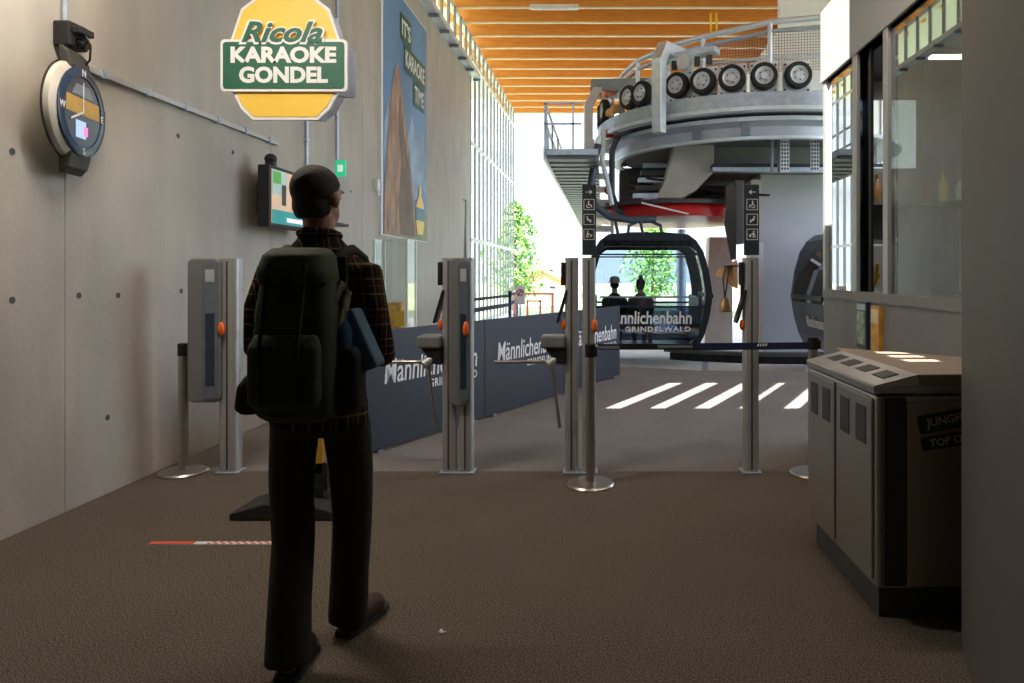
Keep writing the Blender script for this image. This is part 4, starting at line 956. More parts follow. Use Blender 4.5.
# wheels along the track
def solve(q):
    best = min((abs((CX + R0*math.cos(math.radians(v/4))) / (CY + R0*math.sin(math.radians(v/4))) - (q - 605)/F), v/4) for v in range(720, 1120))
    return math.radians(best[1])
wheel_angles = [solve(q) for q in (798, 764, 732, 703, 677, 642, 629)] + [math.radians(v) for v in (193, 184, 175)]
for i, a in enumerate(wheel_angles):
    c = arcpt(a, 3.0, 4.84); rd = Vector((math.cos(a), math.sin(a), 0))
    Rm = rd.to_track_quat('Z', 'Y').to_matrix()
    def pl(mb): mb.v = [tuple(c + Rm @ Vector(p)) for p in mb.v]; return mb
    ty = pl(MB().lathe([(0.155, -0.07), (0.21, -0.075), (0.230, -0.05), (0.236, 0.0), (0.230, 0.05), (0.21, 0.075), (0.155, 0.07)], n=32, loop=True)).build('tyre', rubber, t, smooth=True, w=True)
    pl(MB().lathe([(0.0, 0.055), (0.06, 0.055), (0.075, 0.03), (0.11, 0.02), (0.15, 0.065), (0.157, 0.065), (0.157, -0.06), (0.0, -0.06)], n=28)).build('rim', galv_light, ty, smooth=True)
    hb_ = MB()
    for k in range(5): hb_.cyl((0.085*math.cos(k*1.257), 0.085*math.sin(k*1.257), 0.02), (0.085*math.cos(k*1.257), 0.085*math.sin(k*1.257), 0.05), 0.012, 6)
    pl(hb_).build('wheel_bolts', darkgrey, ty)['kind'] = 'stuff'
    # mounting plate behind the wheel
    ti = Vector((-rd.y, rd.x, 0)); pc_ = arcpt(a, 2.86, 4.56)
    pm = MB().bx(-0.24, 0.24, -0.015, 0.015, 0.0, 0.56, Matrix(((ti.x, rd.x, 0, pc_.x), (ti.y, rd.y, 0, pc_.y), (0, 0, 1, pc_.z), (0, 0, 0, 1)))).build('mounting_plate', galv_light if i < 5 else galv, t, w=True)
    for sx in (-0.2, 0.2):
        for sz in (0.06, 0.3, 0.5):
            p = pc_ + ti*sx + Vector((0, 0, sz)); MB().cyl(p, p + rd*0.03, 0.02, 8).build('bolt', darkgrey, pm, w=True)
# guard railing following the turn, above and inside the track
top = [P(*q) for q in ((622, 76, 14.9), (638, 61, 14.2), (668, 47, 13.5), (703, 37, 13.1), (770, 22, 12.7), (845, 15, 12.5))]
for dz, r_, m_ in ((0, 0.055, galv_light), (-0.17, 0.040, galv)):
    MB().tube([p + Vector((0, 0, dz)) for p in top], r_, 10).build('guard_rail', m_, t, smooth=True, w=True)
MB().tube([Vector((p.x, p.y, 5.36)) for p in top[2:]], 0.03, 8).build('guard_rail', galv_light, t, smooth=True, w=True)
for p in top: MB().tube([p, Vector((p.x, p.y, 4.5))], 0.045, 8).build('rail_post', galv_light, t, smooth=True, w=True)
wire = node_mesh_grid('wire_mesh', (0.30, 0.24, 0.20), 0.05, 0.22)
for a_, b_ in ((3, 4), (4, 5)):
    p, q = top[a_], top[b_]; pin = 0.06
    o = MB().add([(p.x, p.y, 5.1), (q.x, q.y, 5.1), (q.x, q.y, q.z - 0.2), (p.x, p.y, p.z - 0.2)], [(0, 1, 2, 3)]).build('mesh_guard', wire, t, w=True)
    uv = o.data.uv_layers.new(name='UVMap'); L = (q - p).length
    for lp in o.data.loops:
        v = o.data.vertices[lp.vertex_index].co; uv.data[lp.index].uv = ((Vector((v.x, v.y, 0)) - Vector((p.x, p.y, 0))).length, v.z)
# hooked outer frames
def yoke(a, r_out, z_top, z_bot, name, wd=0.16):
    rd = Vector((math.cos(a), math.sin(a), 0)); ti = Vector((-rd.y, rd.x, 0))
    prof = [(2.3, z_top), (r_out - 0.12, z_top), (r_out + 0.08, z_top - 0.35), (r_out + 0.08, z_bot), (r_out - 0.10, z_bot), (r_out - 0.10, z_top - 0.42), (r_out - 0.22, z_top - 0.22), (2.3, z_top - 0.24)]
    mb = MB().prism(prof, -wd/2, wd/2, lambda u, v, s_: tuple(Vector((CX, CY, 0)) + rd*(u + DR) + ti*s_ + Vector((0, 0, v))))
    y_ = mb.build(name, galv_light, t, w=True, bevel=0.012)
    return y_
yoke(math.radians(231), 3.32, 5.62, 3.95, 'hook_frame', 0.20)
yoke(math.radians(188), 3.30, 5.40, 3.90, 'hook_frame', 0.14)
pA = P(596, 87, 15.2); pB = P(655, 86, 14.3)
MB().bar(pA, pB, 0.4, 0.26).build('frame_cover', galv_dark, t, w=True, bevel=0.01)
for k in range(4):
    p = pA.lerp(pB, 0.12 + 0.11*k); MB().ell(p + Vector((-0.05, -0.2, -0.22)), (0.05, 0.05, 0.07)).build('sensor', orange if k < 3 else galv_light, t, smooth=True, w=True)
for k in range(3):
    p = arcpt(math.radians(190 + 6*k), 2.95, 4.75); MB().cyl(p, p + Vector((0.04, -0.10, 0.0)), 0.09, 14).build('roller', mat('amber_roller', (0.75, 0.42, 0.12), 0.5), t, smooth=True, w=True)
MB().cyl(arcpt(math.radians(236), 2.8, 5.25), arcpt(math.radians(236), 3.0, 5.25), 0.13, 20).build('drum', white_soft, t, smooth=True, w=True)
MB().bar(arcpt(math.radians(226), 2.9, 5.40), arcpt(math.radians(246), 2.8, 5.42), 0.3, 0.10).build('bracket_beam', galv, t, w=True)
for a in (227, 232, 240, 244):
    p = arcpt(math.radians(a), 2.9, 5.22); MB().bx(p.x - 0.05, p.x + 0.05, p.y - 0.05, p.y + 0.05, p.z - 0.06, p.z + 0.10).build('valve', darkgrey, t, w=True, bevel=0.01)
for xx in (1.95, 2.06): MB().bx(xx, xx + 0.03, 13.0, 13.03, 5.9, 6.28).build('yellow_marker', yellow, t, w=True)
for q_ in (690, 745):
    a_ = solve(q_); rd = Vector((math.cos(a_), math.sin(a_), 0)); c_ = arcpt(a_, 2.66, 3.88)
    MB().bar(c_ + rd*0.06, c_ + rd*0.06 + Vector((0, 0, 0.27)), 0.16, 0.06, rd).build('beam_bracket', galv_dark, t, w=True, bevel=0.006)
for k_ in range(4):
    MB().tube([(0.5, 14.2 + 0.12*k_, 3.40 - 0.1*k_), (1.3, 14.0 + 0.1*k_, 3.30 - 0.12*k_), (2.4, 13.7, 2.98 + 0.02*k_), (3.2, 13.6, 2.96)], 0.022, 6).build('cable', black, t, smooth=True, w=True)
# plates left of the turn
MB().bx(0.28, 0.40, 14.0, 14.1, 4.45, 5.1).build('side_plate', galv_dark, t, w=True)
# underside machinery: sloping chute, slabs, hoses, red bull-wheel cover
MB().prism([(1.35, 3.95), (2.12, 3.95), (2.12, 3.42), (1.78, 3.06), (1.50, 2.90), (1.0, 2.90), (1.18, 3.3)], 13.6, 14.4, XZ).build('gearbox_chute', mat('warm_grey_steel', (0.42, 0.40, 0.37), 0.5, 0.2, var=0.12, scale=3), t, w=True, bevel=0.02)
MB().bx(2.12, 5.4, 13.9, 17.4, 3.52, 3.95).build('machine_block', midgrey, t, w=True)
MB().bx(2.05, 5.4, 13.3, 13.5, 3.38, 3.46).build('cross_beam', galv, t, w=True)
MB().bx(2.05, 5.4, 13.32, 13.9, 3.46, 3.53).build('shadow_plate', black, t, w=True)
for k in range(5):
    MB().bx(0.55 + 0.06*k, 1.5, 13.7 + 0.2*k, 13.9 + 0.2*k, 2.92 + 0.18*k, 3.01 + 0.18*k).build('slab', darkgrey if k % 2 else galv, t, w=True)
MB().bx(1.05, 1.5, 14.5, 14.9, 2.65, 3.4).build('motor_block', galv_dark, t, w=True, bevel=0.02)
MB().bx(0.75, 1.15, 13.75, 14.1, 2.72, 2.95).build('gear_housing', galv, t, w=True, bevel=0.02)
MB().lathe([(0.0, 2.80), (1.75, 2.80), (1.80, 2.70), (1.80, 2.56), (1.2, 2.50), (0.0, 2.50)], (1.55, 15.3, 0), 48, sx=0.95).build('red_wheel_cover', red, t, smooth=True, w=True)
MB().lathe([(1.70, 2.80), (1.86, 2.80), (1.86, 2.88), (1.70, 2.88)], (1.55, 15.3, 0), 48, sx=0.95, loop=True).build('wheel_rim_band', darkgrey, t, smooth=True, w=True)
MB().bar((0.7, 13.45, 2.80), (1.6, 13.4, 2.58), 0.03, 0.03).build('white_strut', white, t, w=True)
MB().bx(2.45, 2.62, 13.2, 13.6, 2.0, 3.2).bx(2.3, 2.55, 13.3, 13.5, 2.7, 3.1).build('hanger_block', darkgrey, t, w=True, bevel=0.02)
MB().bx(2.62, 2.80, 13.3, 13.5, 2.1, 2.8).build('red_side_plate', red, t, w=True)
# hose loop at the left
MB().tube([P(598, 145, 13.2), P(594, 165, 13.1), P(590, 190, 13.0), P(596, 207, 13.0), P(610, 217, 13.0), P(632, 220, 13.0), P(655, 219, 13.1)], 0.07, 12).build('hose_pipe', mat('hose_blue_grey', (0.07, 0.10, 0.14), 0.4, 0.3), t, smooth=True, w=True)
for xx in (615, 640): MB().cyl(P(xx, 220, 13.0), P(xx + 3, 234, 13.0), 0.03, 8).build('hose_clamp', darkgrey, t, w=True)
MB().tube([P(604, 130, 13.6), P(602, 160, 13.5), P(608, 185, 13.5), P(612, 205, 13.5)], 0.05, 10).build('inner_pipe', galv_light, t, smooth=True, w=True)
MB().ell(P(610, 134, 14.2), (0.20, 0.2, 0.09)).build('red_beacon', red, t, smooth=True, w=True)
MB().ell(P(608, 190, 13.6), (0.08, 0.08, 0.09)).build('red_valve', red, t, smooth=True, w=True)
# perforated white ladder column
lad = MB().bx(-0.28, -0.22, 14.4, 14.46, 2.2, 4.2).bx(0.12, 0.18, 14.4, 14.46, 2.2, 4.2)
lad.build('ladder_rail', white_metal, t, w=True)
for k in range(7): MB().bx(-0.24, 0.14, 14.38, 14.48, 2.3 + 0.27*k, 2.42 + 0.27*k).build('rung', white_metal, t, w=True)
# perforated hangers under the beam
for xx in (785, 815):
    p = P(xx, 172, 12.8)
    pf = MB().bx(p.x - 0.08, p.x + 0.08, p.y, p.y + 0.03, p.z, p.z + 0.62).build('perforated_strap', galv_light, t, w=True)
    hm = MB()
    for r_ in range(8):
        for c_ in (-1, 0, 1): hm.bx(p.x + c_*0.05 - 0.015, p.x + c_*0.05 + 0.015, p.y - 0.004, p.y, p.z + 0.04 + 0.07*r_, p.z + 0.08 + 0.07*r_)
    hm.build('hole_row', darkgrey, pf, w=True)['kind'] = 'stuff'
for xx in (772, 779):
    MB().cyl(P(xx, 172, 12.9), P(xx, 140, 12.9), 0.03, 8).build('rod', galv_dark, t, w=True)
# support columns
MB().bx(3.22, 4.6, 14.6, 16.0, -0.3, 3.52).build('drive_column', columngrey, t, w=True, bevel=0.03)
MB().bx(2.88, 3.12, 13.8, 14.1, -0.3, 2.05).build('white_post', white_soft, t, w=True)
MB().bx(2.9, 3.10, 13.9, 14.1, 2.05, 3.3).build('beige_post', mat('beige_steel', (0.55, 0.50, 0.43), 0.5), t, w=True)
o = MB().prism([(2.30, -0.3), (2.95, -0.3), (2.95, 2.28), (2.42, 2.28)], 16.2, 16.7, XZ).build('concrete_pier', mat('pier_concrete', (0.75, 0.70, 0.62), 0.7, var=0.08), None)
tag(o, 'pale concrete pier standing just right of the nearer gondola', 'pillar')
o = MB().cyl((2.02, 18.5, -0.3), (2.02, 18.5, 2.6), 0.13, 16).build('steel_pole', galv, None, smooth=True)
tag(o, 'round grey steel pole behind the nearer gondola roof corner', 'pole')

# guide bumper on the pit edge
t = thing('guide_bumper', 'black curved guide rail along the platform edge under the gondolas', 'guide rail', (CX, 15, -0.3))
def bumper(r0, r1, z0, z1, a0, a1):
    return arcsweep(rect(r0, r1, z0, z1), math.radians(a0), math.radians(a1), 24)
bumper(3.45, 3.75, -0.02, 0.10, 238, 300).build('rail', blackgloss, t, smooth=True, w=True)
bumper(3.50, 3.70, 0.10, 0.15, 236, 300).build('rail_cap', darkgrey, t, smooth=True, w=True)
for a in (246, 258, 270, 284): 
    p = arcpt(math.radians(a), 3.6, 0); MB().bx(p.x - 0.05, p.x + 0.05, p.y - 0.05, p.y + 0.05, -0.3, 0.0).build('bracket', galv, t, w=True)

# gangway on the left of the machine, running out of the building
t = thing('service_gangway', 'grey service gangway with railing left of the turnaround machine', 'gangway', (-0.65, 18, 3.3))
MB().bx(-1.02, -0.12, 11.9, 30, 3.46, 3.56).build('deck', galv, t, w=True)
for k in range(36): MB().bx(-1.0, -0.14, 12.0 + 0.5*k, 12.30 + 0.5*k, 3.40, 3.46).build('soffit_board', mat('soffit_grey', (0.20, 0.22, 0.225), 0.5, 0.3), t, w=True)
MB().bx(-1.05, -1.0, 11.9, 30, 3.38, 3.60).build('edge_beam', galv_light, t, w=True)
for k in range(12): MB().bx(-1.04, -1.0, 11.95 + 1.6*k, 11.99 + 1.6*k, 3.6, 4.35).build('rail_post', galv, t, w=True)
MB().bx(-0.56, -0.53, 11.92, 11.95, 3.56, 4.35).build('rail_post', galv, t, w=True)
for z_ in (3.98, 4.33): MB().bx(-1.04, -1.0, 11.95, 30, z_, z_ + 0.035).build('handrail', galv, t, w=True)
for z_ in (3.98, 4.33): MB().bx(-1.0, -0.4, 11.92, 11.95, z_, z_ + 0.03).build('handrail', galv, t, w=True)
MB().prism([(12.0, 3.6), (12.9, 3.6), (12.2, 4.3), (12.0, 4.33)], -1.03, -1.01, YZ).build('brace_plate', galv, t, w=True)

# ------------------------------------------------------------------ barrier line at the far exit
def farpost(X, Y, label):
    t = thing('exit_barrier_post', label, 'barrier post', (X, Y, -0.3), 'exit barrier posts')
    MB().lathe([(0.17, 0), (0.17, 0.02), (0.04, 0.035), (0.0, 0.035)], n=20).build('base', darkgrey, t)
    MB().cyl((0, 0, 0.02), (0, 0, 1.3), 0.035, 12).build('pole', mat('post_blue', (0.05, 0.08, 0.2), 0.5), t, smooth=True)
    MB().cyl((0, 0, 1.2), (0, 0, 1.34), 0.045, 12).build('head', black, t)
p1, p2, p3 = (-2.75, 12.4), (-2.2, 16.2), (-2.45, 19.5)
farpost(*p1, 'dark exit barrier post nearest the glass showcase'); farpost(*p2, 'dark exit barrier post below the round no-entry sign'); farpost(*p3, 'dark exit barrier post farthest along the white fins')
for (a, b, lb) in ((p1, p2, 'dark blue belt from the showcase end towards the no-entry sign'), (p2, p3, 'dark blue belt along the foot of the white fins')):
    mb = MB().bar((a[0], a[1], 0.93), (b[0], b[1], 0.93), 0.005, 0.06).bar((a[0], a[1], 0.72), (b[0], b[1], 0.72), 0.005, 0.09)
    o = mb.build('exit_belt', beltblue); tag(o, lb, 'belt', 'exit barrier belts')
t = thing('no_entry_sign', 'white sign with pink ring on a post by the far exit', 'sign', (-2.16, 17.8, -0.3))
MB().cyl((0, 0, 0), (0, 0, 1.3), 0.025, 10).build('pole', galv, t, smooth=True)
MB().bx(-0.13, 0.13, -0.03, -0.01, 0.95, 1.42).build('panel', white, t)
MB().ring([(0.09*math.cos(k*PI/8), 1.25 + 0.09*math.sin(k*PI/8)) for k in range(16)], [(0.06*math.cos(k*PI/8), 1.25 + 0.06*math.sin(k*PI/8)) for k in range(16)], -0.034, -0.03, XZ).build('ring', mat('pink_red', (0.65, 0.10, 0.20), 0.5), t)
MB().bar((-0.05, -0.032, 1.19), (0.05, -0.032, 1.31), 0.004, 0.03).build('slash', mat('sign_purple', (0.2, 0.05, 0.2), 0.5), t)
t = thing('red_gate_frame', 'rust-red tubular gate frame standing at the meadow edge', 'gate', (-2.0, 24.5, -0.3))
rg = mat('rust_red_paint', (0.42, 0.10, 0.06), 0.5)
for a_ in (0.12, -1.2): MB().bx(a_, a_ + 0.09, -0.05, 0.05, 0, 1.05).build('post', rg, t)
MB().bx(-1.2, 0.22, -0.04, 0.04, 0.98, 1.06).build('top_rail', rg, t)
MB().bx(-0.75, -0.68, -0.04, 0.04, 0, 0.8).bx(-0.30, -0.23, -0.04, 0.04, 0, 0.8).bx(-0.75, -0.23, -0.04, 0.04, 0.74, 0.8).build('inner_frame', rg, t)

# ------------------------------------------------------------------ people
def hand(mb, wrist, d, palm_n, side):
    """palm plus five curled fingers; d points along the hand, palm_n out of the palm"""
    d = Vector(d).normalized(); n_ = Vector(palm_n); n_ = (n_ - d*n_.dot(d)).normalized(); s_ = d.cross(n_) * side
    w0 = Vector(wrist)
    mb.tube([w0 - d*0.02, w0 + d*0.02, w0 + d*0.05, w0 + d*0.085], [0.026, 0.030, 0.032, 0.026], 10)
    for q in (-1, 1): mb.tube([w0 + d*0.01 + s_*0.014*q, w0 + d*0.085 + s_*0.026*q], [0.020, 0.017], 8)
    for k, (off, L) in enumerate(((0.033, 0.072), (0.011, 0.082), (-0.012, 0.076), (-0.034, 0.060))):
        b = w0 + d*0.085 + s_*off
        p1 = b + d*L*0.42 + n_*L*0.12; p2 = p1 + d*L*0.20 + n_*L*0.30; p3 = p2 - d*L*0.05 + n_*L*0.26
        mb.tube([b - d*0.015, b, p1, p2, p3], [0.0105, 0.0105, 0.0095, 0.009, 0.0075], 8)
    b = w0 + d*0.03 + s_*0.032
    mb.tube([b - s_*0.01, b + s_*0.02 + d*0.02 + n_*0.012, b + s_*0.028 + d*0.05 + n_*0.03, b + s_*0.02 + d*0.07 + n_*0.045], [0.014, 0.0125, 0.011, 0.008], 8)
def head(mb, c, rz, k=1.0):
    R = Matrix.Rotation(rz, 3, 'Z'); c = Vector(c)
    def L(p): return c + R @ (Vector(p)*k)
    mb.ell(L((0, -0.008, 0.025)), (0.076*k, 0.094*k, 0.088*k), R, 20, 14)
    mb.ell(L((0, 0.022, -0.045)), (0.058*k, 0.068*k, 0.066*k), R, 18, 12)
    mb.ell(L((0, 0.055, -0.088)), (0.026*k, 0.024*k, 0.020*k), R)
    mb.tube([L((0, 0.082, 0.020)), L((0, 0.104, -0.018)), L((0, 0.098, -0.032))], [0.010*k, 0.014*k, 0.012*k], 8)
    mb.tube([L((-0.05, 0.070, 0.032)), L((0, 0.084, 0.034)), L((0.05, 0.070, 0.032))], 0.010*k, 8)
    for s_ in (-1, 1): mb.ell(L((s_*0.078, -0.006, -0.005)), (0.010*k, 0.020*k, 0.032*k), R, 10, 8)
    mb.tube([L((-0.022, 0.088, -0.058)), L((0, 0.094, -0.056)), L((0.022, 0.088, -0.058))], 0.007*k, 6)
    return L, R
def face_bits(t, L, R, k=1.0):
    for s_ in (-1, 1):
        e = MB().ell(L((s_*0.031, 0.078, 0.012)), (0.012*k, 0.010*k, 0.009*k), R, 10, 8).build('eye', mat('eye_white', (0.6, 0.58, 0.55), 0.2), t, smooth=True)
        MB().ell(L((s_*0.031, 0.0855, 0.012)), (0.005*k, 0.004*k, 0.005*k), R, 8, 6).build('iris', mat('iris', (0.03, 0.02, 0.012), 0.2), e, smooth=True)
        MB().tube([L((s_*0.05, 0.076, 0.032)), L((s_*0.03, 0.088, 0.036)), L((s_*0.014, 0.089, 0.032))], 0.004*k, 6).build('eyebrow', hairm, t)
    MB().tube([L((-0.022, 0.092, -0.058)), L((0, 0.100, -0.057)), L((0.022, 0.092, -0.058))], [0.003*k, 0.006*k, 0.003*k], 6).build('lips', mat('lips', (0.30, 0.11, 0.09), 0.4), t, smooth=True)

# the hiker
HX, HY = -1.06, 2.60
bodym = MB()
L, R = head(bodym, (-0.012, 0.015, 1.725), math.radians(-14), 1.04)
bodym.tube([(0, -0.005, 1.50), (0, 0.0, 1.58), (-0.006, 0.006, 1.66)], [0.075, 0.058, 0.056], 14)
bodym.rings([(0, 0, 0.86, 0.14, 0.09), (0, 0, 1.05, 0.135, 0.09), (0, 0, 1.25, 0.15, 0.09), (0, 0, 1.42, 0.165, 0.085), (0, 0, 1.51, 0.11, 0.07)])
armR = [(0.165, 0.0, 1.445), (0.200, -0.03, 1.32), (0.222, -0.01, 1.175), (0.19, 0.13, 1.135), (0.13, 0.27, 1.13)]
armL = [(-0.165, 0.0, 1.445), (-0.205, -0.02, 1.32), (-0.225, 0.0, 1.18), (-0.18, 0.13, 1.145), (-0.10, 0.26, 1.15)]
for arm in (armR, armL): bodym.tube(arm, [0.05, 0.045, 0.038, 0.036, 0.026], 12)
hand(bodym, armR[-1], (-0.45, 0.85, 0.05), (-0.75, -0.3, 0.3), -1)
hand(bodym, armL[-1], (0.45, 0.85, 0.0), (0.75, -0.3, 0.3), 1)
legL = [(-0.095, 0.01, 0.90), (-0.104, 0.0, 0.70), (-0.088, -0.02, 0.47), (-0.078, -0.075, 0.25), (-0.070, -0.105, 0.09)]
legR = [(0.095, 0.01, 0.90), (0.098, 0.055, 0.70), (0.078, 0.12, 0.48), (0.050, 0.17, 0.27), (0.030, 0.205, 0.10)]
for leg in (legL, legR): bodym.tube(leg, [0.08, 0.075, 0.05, 0.048, 0.036], 14)
for (hx, hy), (tx, ty) in (((-0.068, -0.135), (-0.085, 0.105)), ((0.022, 0.185), (0.085, 0.42))):
    bodym.tube([(hx, hy + 0.02, 0.055), ((hx + tx)/2, (hy + ty)/2, 0.055), (tx, ty - 0.03, 0.045)], [0.034, 0.036, 0.03], 10)
person = link('person', remeshed(bodym, 'person_body', 0.0062, 3), skin)
person.location = (HX, HY, 0)
tag(person, 'hiker seen from behind in plaid shirt and dark trousers wearing a green backpack', 'person')
face_bits(person, L, R, 1.04)
sh = MB().rings([(0, 0.0, 0.885, 0.178, 0.125), (0, 0.0, 0.90, 0.18, 0.126), (0, 0, 1.05, 0.168, 0.118), (0, 0, 1.2, 0.175, 0.118), (0, 0, 1.35, 0.192, 0.12), (0, 0, 1.44, 0.190, 0.112), (0, 0, 1.49, 0.165, 0.100), (0, 0, 1.535, 0.118, 0.088), (0, 0, 1.575, 0.078, 0.075), (0, 0, 1.600, 0.067, 0.071)], 28)
for arm in (armR, armL): sh.tube([Vector(arm[0]) * 0.75 + Vector((0, 0, 0.36))] + arm[:4] + [Vector(arm[4]) - (Vector(arm[4]) - Vector(arm[3])).normalized()*0.02], [0.06, 0.070, 0.062, 0.058, 0.052, 0.040], 14)
link('shirt', remeshed(sh, 'shirt', 0.010, 4), plaid, person)
MB().tube([(0.068*math.cos(a), 0.072*math.sin(a), 1.592 - 0.012*math.sin(a)) for a in [2*PI*k/20 for k in range(20)]], 0.014, 8, closed=True).build('collar', plaid, person, smooth=True)
tr = MB().rings([(0, 0.01, 0.855, 0.165, 0.110), (0, 0.005, 0.88, 0.172, 0.120), (0, 0, 0.95, 0.165, 0.115), (0, 0, 0.99, 0.155, 0.105)], 24)
for leg, wb in ((legL, [0.088, 0.080, 0.075, 0.075, 0.080]), (legR, [0.088, 0.080, 0.074, 0.073, 0.077])):
    leg2 = leg[:4] + [Vector(leg[4]) - Vector((0, 0, 0.03))]
    tr.tube(leg2, wb, 18)
link('trousers', remeshed(tr, 'trousers', 0.010, 4), trousers_m, person)
for (hx, hy), (tx, ty) in (((-0.068, -0.135), (-0.088, 0.115)), ((0.022, 0.18), (0.09, 0.43))):
    h_ = Vector((hx, hy, 0)); t_ = Vector((tx, ty, 0)); d = (t_ - h_).normalized()
    bt = MB().tube([h_ + d*0.03 + Vector((0, 0, 0.045)), h_.lerp(t_, 0.5) + Vector((0, 0, 0.05)), h_.lerp(t_, 0.8) + Vector((0, 0, 0.045)), t_ - d*0.02 + Vector((0, 0, 0.04))], [0.045, 0.048, 0.048, 0.036], 14).tube([h_ + d*0.06 + Vector((0, 0, 0.04)), h_ + d*0.055 + Vector((0, 0, 0.15))], [0.048, 0.046], 14)
    bo = link('boot', remeshed(bt, 'boot', 0.008, 3), boot_m, person)
    ti = Vector((-d.y, d.x, 0)); so = MB()
    ol = [(-0.005, -0.036), (0.03, -0.045), (0.14, -0.046), (0.22, -0.05), (0.275, -0.03), (0.285, 0.0), (0.275, 0.03), (0.22, 0.05), (0.14, 0.046), (0.03, 0.045), (-0.005, 0.036)]
    so.prism(ol, 0.0, 0.024, lambda u, v, s_: tuple(h_ + d*u + ti*v + Vector((0, 0, s_)))).build('sole', rubber, bo)
# short dark hair: cap over the skull, tapering at the nape
hp = MB()
hp.ell(L((0, -0.014, 0.036)), (0.084, 0.100, 0.090), R, 28, 18)
hp.ell(L((0, -0.034, -0.022)), (0.069, 0.068, 0.080), R, 24, 16)
hm_ = remeshed(hp, 'hair', 0.006, 3)
bm2 = bmesh.new(); bm2.from_mesh(hm_)
Ri = R.inverted(); cc = Vector((-0.012, 0.015, 1.725))
def keep(p):
    q = Ri @ (Vector(p) - cc)
    return q.z > (0.075 - 0.0 if q.y > 0.06 else (0.02 + (q.y - 0.0)*0.9 if q.y > -0.005 else -0.075))
kill = [v for v in bm2.verts if not keep(v.co)]
bmesh.ops.delete(bm2, geom=kill, context='VERTS'); bm2.to_mesh(hm_); bm2.free()
link('hair', hm_, hairm, person)

# backpack worn by the hiker
t = thing('backpack', 'dark green hiking backpack on the hiker back', 'backpack', (HX, HY - 0.25, 0.95))
def pk(x, y, z): return (x - HX, y - (HY - 0.25), z - 0.95)
def bagm(rs, name, voxel=0.010):
    mb = MB()
    n = 28; vs = []
    for cx, cy, z, rx, ry in rs:
        for j in range(n):
            a = 2*PI*j/n; ca, sa = math.cos(a), math.sin(a); e = 0.55
            vs.append((cx + rx*math.copysign(abs(ca)**e, ca), cy + ry*math.copysign(abs(sa)**e, sa), z))
    m = len(rs)
    fs = [(i*n + j, i*n + (j+1) % n, (i+1)*n + (j+1) % n, (i+1)*n + j) for i in range(m - 1) for j in range(n)]
    fs += [tuple(range(n - 1, -1, -1)), tuple((m - 1)*n + j for j in range(n))]
    mb.add(vs, fs); return mb
pc = 0.028
link('main_bag', remeshed(bagm([(pc, 0.03, 0.0, 0.10, 0.06), (pc, 0.02, 0.03, 0.130, 0.095), (pc, 0.01, 0.15, 0.134, 0.105), (pc, 0.015, 0.36, 0.130, 0.10), (pc, 0.03, 0.50, 0.115, 0.085), (pc, 0.03, 0.545, 0.10, 0.065)], 'main_bag'), 'main_bag', 0.011, 4), packgreen, t)
link('top_lid', remeshed(bagm([(pc, 0.0, 0.46, 0.115, 0.09), (pc, 0.005, 0.50, 0.120, 0.10), (pc, 0.02, 0.56, 0.108, 0.09), (pc, 0.03, 0.585, 0.085, 0.06)], 'top_lid'), 'top_lid', 0.010, 4), mat('lid_green', (0.028, 0.046, 0.016), 0.8, var=0.15, scale=18), t)
link('front_pocket', remeshed(bagm([(pc, -0.09, 0.06, 0.10, 0.03), (pc, -0.095, 0.09, 0.115, 0.045), (pc, -0.095, 0.26, 0.115, 0.04), (pc, -0.085, 0.30, 0.10, 0.025)], 'front_pocket'), 'front_pocket', 0.010, 3), packgreen, t)
for sx in (-0.06, 0.06): MB().tube([(pc + sx, -0.135, 0.08), (pc + sx, -0.14, 0.27), (pc + sx, -0.095, 0.45), (pc + sx, -0.08, 0.53)], 0.008, 6).build('compression_strap', packblack, t)
MB().bx(pc - 0.012, pc + 0.012, -0.105, -0.09, 0.46, 0.50).build('buckle', black, t)
for sx in (-1, 1):
    MB().tube([(sx*0.10, 0.14, 0.53), (sx*0.11, 0.18, 0.57), (sx*0.12, 0.25, 0.585), (sx*0.13, 0.335, 0.555), (sx*0.15, 0.385, 0.45), (sx*0.17, 0.385, 0.30), (sx*0.19, 0.30, 0.20)], [0.018, 0.020, 0.022, 0.022, 0.020, 0.016, 0.012], 10).build('shoulder_strap', mat('strap_green_black', (0.020, 0.022, 0.016), 0.85), t, smooth=True)
MB().bx(-0.15, 0.15, 0.115, 0.14, 0.10, 0.56).build('back_panel', packblack, t, bevel=0.02)
camo = mat('camo_strap', (0.16, 0.14, 0.09), 0.8, var=0.85, scale=26)
MB().bar((0.085, -0.06, 0.20), (0.15, 0.06, 0.47), 0.035, 0.03).build('patterned_strap', camo, t, bevel=0.006)
MB().bar((0.13, -0.02, 0.10), (0.17, 0.06, 0.44), 0.03, 0.03).build('patterned_strap', camo, t, bevel=0.006)
link('side_pouch', remeshed(bagm([(0.165, 0.06, 0.02, 0.05, 0.05), (0.165, 0.06, 0.05, 0.065, 0.06), (0.165, 0.06, 0.22, 0.065, 0.06), (0.165, 0.06, 0.25, 0.05, 0.05)], 'side_pouch'), 'side_pouch', 0.010, 3), packblack, t)
MB().lathe([(0.0, 0.14), (0.042, 0.14), (0.045, 0.16), (0.045, 0.30), (0.025, 0.34), (0.025, 0.37), (0.0, 0.37)], (0.155, 0.05, 0), 18).build('bottle', mat('bottle_blue', (0.015, 0.05, 0.12), 0.4), t, smooth=True)
M = Matrix.Translation((0.215, 0.10, 0.26)) @ Matrix.Rotation(math.radians(-24), 4, 'Y')
MB().bx(-0.028, 0.028, -0.05, 0.05, -0.10, 0.12, M).build('blue_sleeve', blue_cloth, t, bevel=0.012)
MB().bar((0.05, 0.0, 0.02), (0.03, -0.02, -0.20), 0.02, 0.004, (0, 1, 0)).build('hanging_webbing', packblack, t)
